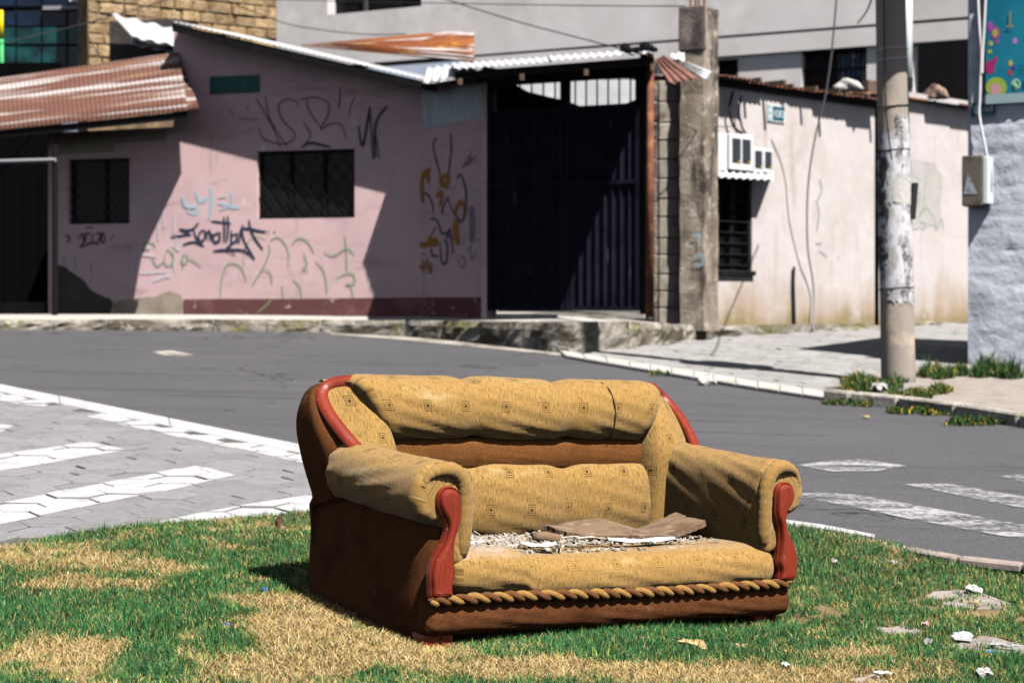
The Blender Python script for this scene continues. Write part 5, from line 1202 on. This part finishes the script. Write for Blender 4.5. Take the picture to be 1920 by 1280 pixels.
# twisted rope along the front
def rope(ph, mat_, name):
    pts = []; L = 1.60; n = 640
    for i in range(n+1):
        x = -.005+L*i/n; a = 2*math.pi*x/.1+ph+.5*math.sin(x*7)+.35*math.sin(x*17+1); yc, zc_ = -.047, .176+.004*math.sin(x*5)-.006*(x/1.6)
        pts.append((x, yc+.0085*math.cos(a), zc_+.0085*math.sin(a)))
    mb = MB(); mb.tube(pts, [.0128*(.6+.4*min(1, i/8, (n-i)/8))*(1+.07*math.sin(i*.21)+.05*math.sin(i*.083+2)) for i in range(n+1)], 8)
    return spart(name, mb.v, mb.f, mat_)
rope(0, m_ropeb, "rope_strand"); rope(math.pi, m_ropey, "rope_strand")
for x, y, w in ((.0, .0, .12), (.88, .01, .08), (1.47, .02, .1), (.02, .76, .1), (1.47, .76, .1)):
    mb = MB(); mb.add([(x, y-.01, .06), (x+w, y-.01, .06), (x+w, y+.09, .06), (x, y+.09, .06), (x+.012, y, -.03), (x+w-.012, y, -.03), (x+w-.012, y+.08, -.03), (x+.012, y+.08, -.03)], [(0,1,2,3),(7,6,5,4),(0,4,5,1),(1,5,6,2),(2,6,7,3),(3,7,4,0)])
    o = spart("foot", mb.v, mb.f, m_redw, smooth=False); m = o.modifiers.new("bevel", 'BEVEL'); m.width = .012; m.segments = 2
mb = MB(); mb.box((.03, .02, .07), (W_-.03, .84, .16)); spart("base_frame", mb.v, mb.f, m_brown, smooth=False)
def S(x, y, z): return SM @ Vector((x, y, z))
# ---- litter on the seat
vs = []; fs = []; nu, nv = 34, 12
for j in range(nv+1):
    for i in range(nu+1):
        u, w = i/nu, j/nv; x = .83+.60*u+.05*(w-.5)*u+.012*math.sin(w*9); y = .27+.27*w-.05*u+.02*math.sin(u*7)
        pk = np.interp(u, [0, .12, .2, .42, .60, .66, 1.0], [.022, .018, .03, .046, .01, 0, 0])
        z = .338+pk*w**.8+float(np.interp(u, [0, .6, .68, 1.0], [0, 0, .004, .062]))*(.75+.25*w)
        if i in (0, nu): x += random.uniform(-.012, .012)
        if j in (0, nv): y += random.uniform(-.006, .006)
        vs.append(S(x, y, z+.006))
for j in range(nv):
    for i in range(nu): a = j*(nu+1)+i; fs.append((a, a+1, a+nu+2, a+nu+1))
o = mesh("cardboard_sheet", vs, fs, m_card, smooth=True); m = o.modifiers.new("solid", 'SOLIDIFY'); m.thickness = .016; o.data.polygons.foreach_set('use_smooth', [False]*len(o.data.polygons)); tag(o, "curled grey brown sheet of cardboard lying on the sofa seat", "cardboard")
q = [S(.575+.095*t, .21-.03*t, .352+.004*math.sin(t*5)) for t in (0, .2, .5, .8, 1)]
tag(MB().tube(q, [.018, .021, .022, .021, .017], 10).obj("wood_chunk", m_card, smooth=True), "short brown roll of rotten wood on the seat", "wood chunk")
def paper(name, cx, cy, w, h, rot, mat_, lab, zb_=.337, curl=.012):
    vs = []; fs = []; n = 10
    for j in range(n+1):
        for i in range(n+1):
            u, v_ = i/n-.5, j/n-.5; x = cx+(u*w)*math.cos(rot)-(v_*h)*math.sin(rot); y = cy+(u*w)*math.sin(rot)+(v_*h)*math.cos(rot)
            vs.append(S(x, y, zb_+curl*(abs(u)**1.5*2+.4*math.sin(u*14+v_*9)*.5+.5*v_)))
    for j in range(n):
        for i in range(n): a = j*(n+1)+i; fs.append((a, a+1, a+n+2, a+n+1))
    o = mesh(name, vs, fs, mat_, smooth=False); m = o.modifiers.new("solid", 'SOLIDIFY'); m.thickness = .0015
    return tag(o, lab, "paper")
paper("paper_scrap", .50, .06, .13, .045, -.35, m_paper, "crumpled white paper on the front of the seat", .342)
paper("printed_paper", 1.02, .14, .30, .05, -.03, m_print, "white printed paper with red and yellow marks below the cardboard", .337)
paper("paper_scrap", .29, .20, .14, .03, .1, m_paper, "thin white strip of paper at the left of the seat", .344, .006)
mb = MB()
for k in range(900):
    x = random.choice([random.gauss(.42, .14), random.gauss(.75, .16), random.uniform(.2, 1.4)]); y = min(.55, max(.06, random.gauss(.26, .12)))
    if not .17 < x < 1.45: continue
    a = random.uniform(0, 6.3); l = random.choice([.004, .006, .008, .012, .02])*(1.5 if x < .62 and random.random() < .35 else 1); w = random.uniform(.002, .006); h = random.uniform(.002, .009)*(1.7 if x < .62 else 1); z = .328-.02*(y < .09)+random.uniform(0, .008)*(1 if x < .9 else .3)
    c, s = math.cos(a), math.sin(a); fr = (S(x, y, z), SM.to_3x3() @ Vector((c, s, random.uniform(-.3, .3))), SM.to_3x3() @ Vector((-s, c, 0)), SM.to_3x3() @ Vector((0, 0, 1)))
    mb.box((-l, -w, 0), (l, w, h), fr)
o = mb.obj("debris", m_debris); tag(o, "dry crumbs and plaster debris scattered on the seat", "debris", kind='stuff')
for k, (x, y, a, l) in enumerate(((.80, .22, -.3, .16), (.86, .19, -.12, .2), (.72, .3, .5, .1), (.36, .3, .2, .12))):
    c, s = math.cos(a), math.sin(a); q = [S(x+c*l*(t-.5), y+s*l*(t-.5), .345+.005*math.sin(t*6)) for t in (0, .3, .6, 1)]
    tag(MB().tube(q, [.003, .005, .004, .002], 5).obj("twig", m_debris), ["short twig touching the printed paper on the seat", "longest pale twig in front of the cardboard", "thin twig behind the wood roll", "twig among the crumbs at the left of the seat"][k], "twig", "twigs on the sofa seat")
# ---------------------------------------------------------------- grass: blades built in bulk
def vnoise(X, Y, s, seed):
    r = np.random.default_rng(seed); T = r.random((64, 64)); x = X*s+100; y = Y*s+100; xi = np.floor(x).astype(int); yi = np.floor(y).astype(int); fx = x-xi; fy = y-yi
    fx = fx*fx*(3-2*fx); fy = fy*fy*(3-2*fy); g = lambda a, b: T[a % 64, b % 64]
    return (g(xi, yi)*(1-fx)+g(xi+1, yi)*fx)*(1-fy)+(g(xi, yi+1)*(1-fx)+g(xi+1, yi+1)*fx)*fy
def fbm(X, Y, s, seed): return .55*vnoise(X, Y, s, seed)+.3*vnoise(X, Y, s*2.3, seed+1)+.15*vnoise(X, Y, s*5.1, seed+2)
DRY = [(60,1058,210,28,1.0),(300,1072,90,16,.6),(250,1105,110,12,.5),(130,1100,90,18,.7),(80,1235,200,38,1.0),(160,1262,200,30,.9),(620,1195,260,62,1.2),(480,1140,130,26,.9),(800,1225,180,30,1.2),(560,1258,260,40,1.1),(980,1262,300,24,1.0),(1250,1275,380,26,1.1),(1560,1278,160,14,.9),(380,1205,80,22,.5),(700,1275,150,25,.9),(760,1235,300,42,1.15),(400,1125,80,10,.5),(860,985,60,8,.3),(520,995,90,7,.4),(380,985,80,6,.35),(1750,1060,80,8,.3),(1500,1120,90,10,.5),(1620,1235,90,10,.5)]
GREENP = [(160,1150,150,40,.9),(400,1175,60,16,.3),(290,1165,160,42,.8),(420,1215,55,22,.9),(280,1255,70,30,.9),(700,1272,70,16,.5),(900,1240,90,26,.7),(1150,1215,260,40,.7),(600,1225,30,12,.4)]
def dryness(px, py):
    d = np.zeros_like(px)
    for (cx, cy, rx, ry, k) in DRY: d = np.maximum(d, k*np.exp(-(((px-cx)/rx)**2+((py-cy)/ry)**2)**1.4))
    for (cx, cy, rx, ry, k) in GREENP: d = d-k*np.exp(-(((px-cx)/rx)**2+((py-cy)/ry)**2)**1.5)
    return d
def blades(name, X, Y, Z, L, Wd, lean, col, seed, curve=.5):
    r = np.random.default_rng(seed); n = len(X); a = r.uniform(0, 2*np.pi, n); th = a+r.normal(0, .6, n)
    dx, dy = np.cos(a), np.sin(a); wx, wy = -np.sin(th)*Wd, np.cos(th)*Wd
    hl = lean*L; up = np.sqrt(np.maximum(L*L-hl*hl, (L*.12)**2))
    V = np.zeros((n, 5, 3), np.float32); b = np.stack([X, Y, Z], 1)
    m = b+np.stack([dx*hl*.35, dy*hl*.35, up*.6], 1); t = b+np.stack([dx*hl, dy*hl, up], 1); w = np.stack([wx, wy, np.zeros(n)], 1)
    V[:,0] = b-w; V[:,1] = b+w; V[:,2] = m+w*.85; V[:,3] = m-w*.85; V[:,4] = t
    me = bpy.data.meshes.new(name); me.vertices.add(n*5); me.vertices.foreach_set("co", V.ravel())
    base = np.arange(n)[:,None]*5; q = (base+np.array([0,1,2,3])).ravel(); tr_ = (base+np.array([3,2,4])).ravel()
    loops = np.concatenate([np.concatenate([base+np.array([0,1,2,3]), base+np.array([3,2,4])], 1).ravel()])
    starts = (np.arange(n)[:,None]*7+np.array([0, 4])).ravel(); me.loops.add(n*7); me.loops.foreach_set("vertex_index", loops.astype(np.int32)); me.polygons.add(n*2)
    me.polygons.foreach_set("loop_start", starts.astype(np.int32))
    ca = me.color_attributes.new("Col", 'FLOAT_COLOR', 'POINT'); C4 = np.ones((n, 5, 4), np.float32); C4[:,:,:3] = col[:,None,:]; C4[:,0:2,:3] *= .8; ca.data.foreach_set("color", C4.ravel())
    me.materials.append(m_grass); me.update(calc_edges=True); me.validate()
    o = bpy.data.objects.new(name, me); COL.objects.link(o); return o
def scatter(n, seed):
    r = np.random.default_rng(seed); Y = 4.6+(9.4-4.6)*r.random(n)**1.25; X = (r.random(n)-.5)*2*(Y*.325)
    ok = inpoly(X, Y, lawn_poly); X, Y = X[ok], Y[ok]
    for sp in slab_polys:
        i = inpoly(X, Y, sp); e = fbm(X, Y, 14, 5) < .60; keep = ~(i & e); X, Y = X[keep], Y[keep]
    inv = SM.inverted(); A = np.array(inv); h = np.stack([X, Y, np.full_like(X, .03), np.ones_like(X)], 1) @ A.T
    keep = ~((h[:,0] > .03) & (h[:,0] < 1.59) & (h[:,1] > .02) & (h[:,1] < .84)); return X[keep], Y[keep], r
def pix(X, Y):
    Z = lawn_z(X, Y); return 960+F*X/Y, YH+F*(ZC-Z)/Y
HS = lambda X, Y: lawn_z(X, Y)+.012+.012*np.sin(X*3.1+Y*2.3)*np.sin(Y*4.7-X)
X, Y, r = scatter(620000, 11); px_, py_ = pix(X, Y); nz = fbm(X, Y, 3.2, 21)-.5; nz2 = fbm(X, Y, 13, 31)-.5
d = dryness(px_, py_)+nz*1.2+nz2*1.3; n = len(X)
live = d < .40+r.normal(0, .22, n)
Xg, Yg, dg = X[live], Y[live], d[live]; n = len(Xg); k = r.random((n, 1))
g1, g2, g3 = np.array([.018,.098,.042]), np.array([.07,.23,.068]), np.array([.27,.37,.08])
col = g1*(1-k)+g2*k; yel = (r.random((n, 1)) < (.06+.35*np.clip(dg+.15, 0, .6))[:,None]); col = np.where(yel, g3*(.7+.6*r.random((n, 1))), col); col *= (.65+.7*fbm(Xg, Yg, 5, 77))[:,None]
st_ = (r.random(n) < .07)[:,None]; col = np.where(st_, np.array([.42,.32,.12]), col)
L = (.016+.022*r.random(n))*(.7+.9*fbm(Xg, Yg, 4, 91)); L *= np.where(r.random(n) < .03, 1.6, 1)
o = blades("grass", Xg, Yg, HS(Xg, Yg)-.004, L,   .001+.0011*r.random(n), .25+.7*r.random(n), col, 41); tag(o, "short green lawn grass with bright and dark patches", "grass", kind='stuff')
Xd, Yd, r = scatter(520000, 12); px_, py_ = pix(Xd, Yd); d = dryness(px_, py_)+(fbm(Xd, Yd, 3.2, 21)-.5)*1.2+(fbm(Xd, Yd, 13, 31)-.5)*1.3
keep = r.random(len(Xd)) < np.clip((d-.16)*2.2, .05, 1); Xd, Yd = Xd[keep], Yd[keep]; n = len(Xd); k = r.random((n, 1))
col = np.array([.60,.45,.20])*(1-k)+np.array([.36,.23,.085])*k; pale = (r.random((n, 1)) < .16); col = np.where(pale, np.array([.7,.57,.32]), col)
o = blades("dry_grass", Xd, Yd, HS(Xd, Yd)+.001, .014+.03*r.random(n), .0009+.001*r.random(n), .72+.27*r.random(n), col, 42); tag(o, "straw coloured dry grass in bare patches of the lawn", "grass", kind='stuff')
# weeds on the far pavement
def tuft(cx, cy, rx, ry, n, h, lab, seed, up=.05, flower=.06):
    r = np.random.default_rng(seed); a = r.uniform(0, 2*np.pi, n); q = np.sqrt(r.random(n)); nc = 9; ccx, ccy, cr = cx+rx*.75*r.uniform(-1, 1, nc), cy+ry*.75*r.uniform(-1, 1, nc), r.uniform(.18, .5, nc); ci = r.choice(nc, n, p=cr/cr.sum()); px_ = ccx[ci]+rx*cr[ci]*q*np.cos(a); py_ = ccy[ci]+ry*cr[ci]*q*np.sin(a)
    pts = [G(x, y) for x, y in zip(px_, py_)]; X = np.array([p.x for p in pts]); Y = np.array([p.y for p in pts]); Z = np.array([p.z for p in pts])+up
    k = r.random((n, 1)); col = np.array([.014,.055,.018])*(1-k)+np.array([.06,.14,.035])*k; col = np.where(r.random((n, 1)) < .1, np.array([.3,.24,.09]), col); col = np.where(r.random((n, 1)) < flower, np.array([.5,.33,.03]), col)
    o = blades("weed_tuft", X, Y, Z, h*(.25+.9*r.random(n)**1.5)*(1.1-.6*q)*(.6+.8*r.random(nc)[ci]), .004+.004*r.random(n), .2+.6*r.random(n), col, seed+9)
    return tag(o, lab, "weeds", "weed tufts round the utility pole")
tuft(1640, 735, 75, 14, 3000, .13, "largest weed tuft left of the utility pole base", 101)
tuft(1725, 752, 62, 12, 2400, .10, "weed tuft in front of the utility pole with yellow flowers", 102, flower=.14)
tuft(1770, 714, 50, 8, 1500, .14, "weed tuft behind the utility pole towards the white wall", 103)
tuft(1872, 713, 48, 8, 1800, .20, "tall grass tuft at the foot of the white wall", 104, flower=0)
tuft(1600, 761, 55, 5, 1000, .06, "low weeds along the left end of the pole kerb", 105, .01)
tuft(1720, 776, 60, 5, 1200, .07, "low weeds in the middle of the pole kerb", 106, .01, .14)
tuft(1850, 795, 70, 6, 1400, .08, "low weeds along the right end of the pole kerb", 107, .01, .1)
tuft(1240, 704, 26, 3, 350, .05, "weeds at the edge of the pale kerb strip beside the white bag", 108, .02)
# ---------------------------------------------------------------- litter on the lawn and the street
def scrap(name, x, y, w, h, t, rot, mat_, lab, cat, tilt=.15, street=False):
    """ragged crumpled piece: an irregular outline filled with a creased grid"""
    c = G(x, y); z = float(lawn_z(c.x, c.y)) if not street else c.z; rr = random.Random(len(lab)*131+int(x)); w *= .8; h *= .8
    n, m_ = 14, 4; cr, sr = math.cos(rot), math.sin(rot); up = .024 if not street else .012; vs = []; fs = []
    rad = [(1/max(abs(math.cos(2*math.pi*k/n)), abs(math.sin(2*math.pi*k/n))))**.8*rr.uniform(.68, 1.1) for k in range(n)]
    def put(a, b, e): vs.append((c.x+a*cr-b*sr, c.y+a*sr+b*cr, z+up+tilt*b+e))
    put(0, 0, t*rr.uniform(.4, 1.2))
    for j in range(1, m_+1):
        for k in range(n): q = j/m_*rad[k]; put(w/2*q*math.cos(2*math.pi*k/n), h/2*q*math.sin(2*math.pi*k/n), t*rr.uniform(-.2, 1.3))
    for k in range(n): fs.append((0, 1+k, 1+(k+1) % n))
    for j in range(m_-1):
        for k in range(n): a = 1+j*n; fs.append((a+k, a+n+k, a+n+(k+1) % n, a+(k+1) % n))
    o = mesh(name, vs, fs, mat_); fixn(o); md = o.modifiers.new("solid", 'SOLIDIFY'); md.thickness = max(.002, t*.35)
    return tag(o, lab, cat)
R_ = .3
def bottle_cap(x, y, lab):
    c = G(x, y); z = float(lawn_z(c.x, c.y)); mb = MB(); mb.tube([(c.x, c.y, z+.018), (c.x, c.y, z+.02), (c.x, c.y, z+.034), (c.x, c.y, z+.037)], [.013, .0145, .0145, .011], 16)
    return tag(mb.obj("bottle_cap", m_blue), lab, "bottle cap")
bottle_cap(497, 1119, "round blue bottle cap beside the sofa shadow")
scrap("plastic_scrap", 427, 1182, .035, .018, .003, .4, m_blue, "small blue and white plastic scrap on dry grass", "plastic")
scrap("foam_scrap", 1298, 1196, .13, .045, .018, -.1, m_foam, "long tan foam scrap in front of the sofa", "foam scrap")
scrap("foam_scrap", 1392, 1188, .07, .03, .012, .2, m_foam, "smaller tan foam scrap right of the long one", "foam scrap")
scrap("paper_scrap", 1472, 1219, .045, .03, .012, .3, m_litter, "crumpled pale wrapper in the front grass", "paper")
scrap("paper_scrap", 1566, 1046, .03, .05, .012, .3, m_litter, "white and yellow wrapper in the grass behind the sofa arm", "paper")
scrap("paper_scrap", 1676, 1047, .05, .035, .012, .5, m_litter, "white tissue on the grass near the kerb", "paper")
scrap("carton", 1826, 1082, .085, .07, .014, .2, m_litter, "white folded carton on the concrete slab", "carton", .25)
scrap("board", 1803, 1162, .105, .09, .006, -.15, m_greycard, "flat grey board lying on the slab at right", "board", .3)
scrap("board", 1885, 1178, .16, .03, .006, -.35, m_greycard, "narrow grey board strip at the right edge", "board", .1)
scrap("plastic_scrap", 1862, 1190, .05, .018, .006, 0, mat("sky_blue_plastic", (.05,.3,.6), .5), "sky blue plastic scrap below the grey board", "plastic")
scrap("paper_scrap", 1735, 1139, .04, .02, .006, 0, mat("pink_wrapper", (.7,.25,.3), .6), "pink wrapper on the lawn slab", "paper")
scrap("paper_scrap", 1740, 1172, .03, .035, .012, 0, m_litter, "small white crumb of paper left of the grey board", "paper")
scrap("paper_scrap", 1655, 1229, .075, .05, .006, .1, m_litter, "flat white paper on the little pale slab", "paper", .05)
scrap("paper_scrap", 1845, 1233, .08, .04, .02, .2, m_litter, "crumpled white paper at the lower right", "paper")
scrap("paper_scrap", 1530, 1200, .025, .05, .012, .2, m_foam, "upright beige paper shred in the grass", "paper")
scrap("paper_scrap", 1848, 1199, .035, .02, .008, .1, m_yell, "yellow wrapper in the grass below the slab", "paper")
scrap("plastic_bag", 1326, 722, .2, .12, .06, .1, m_litter, "white plastic bag on the pale kerb strip", "bag", .1, True)
scrap("plastic_bag", 1650, 748, .16, .12, .05, .2, m_litter, "white plastic bag in the weeds by the pole", "bag", .1, True).location.z += .05
scrap("paper_scrap", 1623, 785, .06, .05, .01, .2, m_foam, "yellowish litter on the asphalt below the pole kerb", "paper", .1, True)
scrap("paper_scrap", 354, 621, .14, .06, .03, .2, m_litter, "white scrap in the far gutter", "paper", .1, True)
scrap("leaf_litter", 523, 996, .025, .03, .03, .5, mat("dead_leaf", (.1,.045,.03), .9), "dark dead leaf in the grass behind the sofa", "leaf")
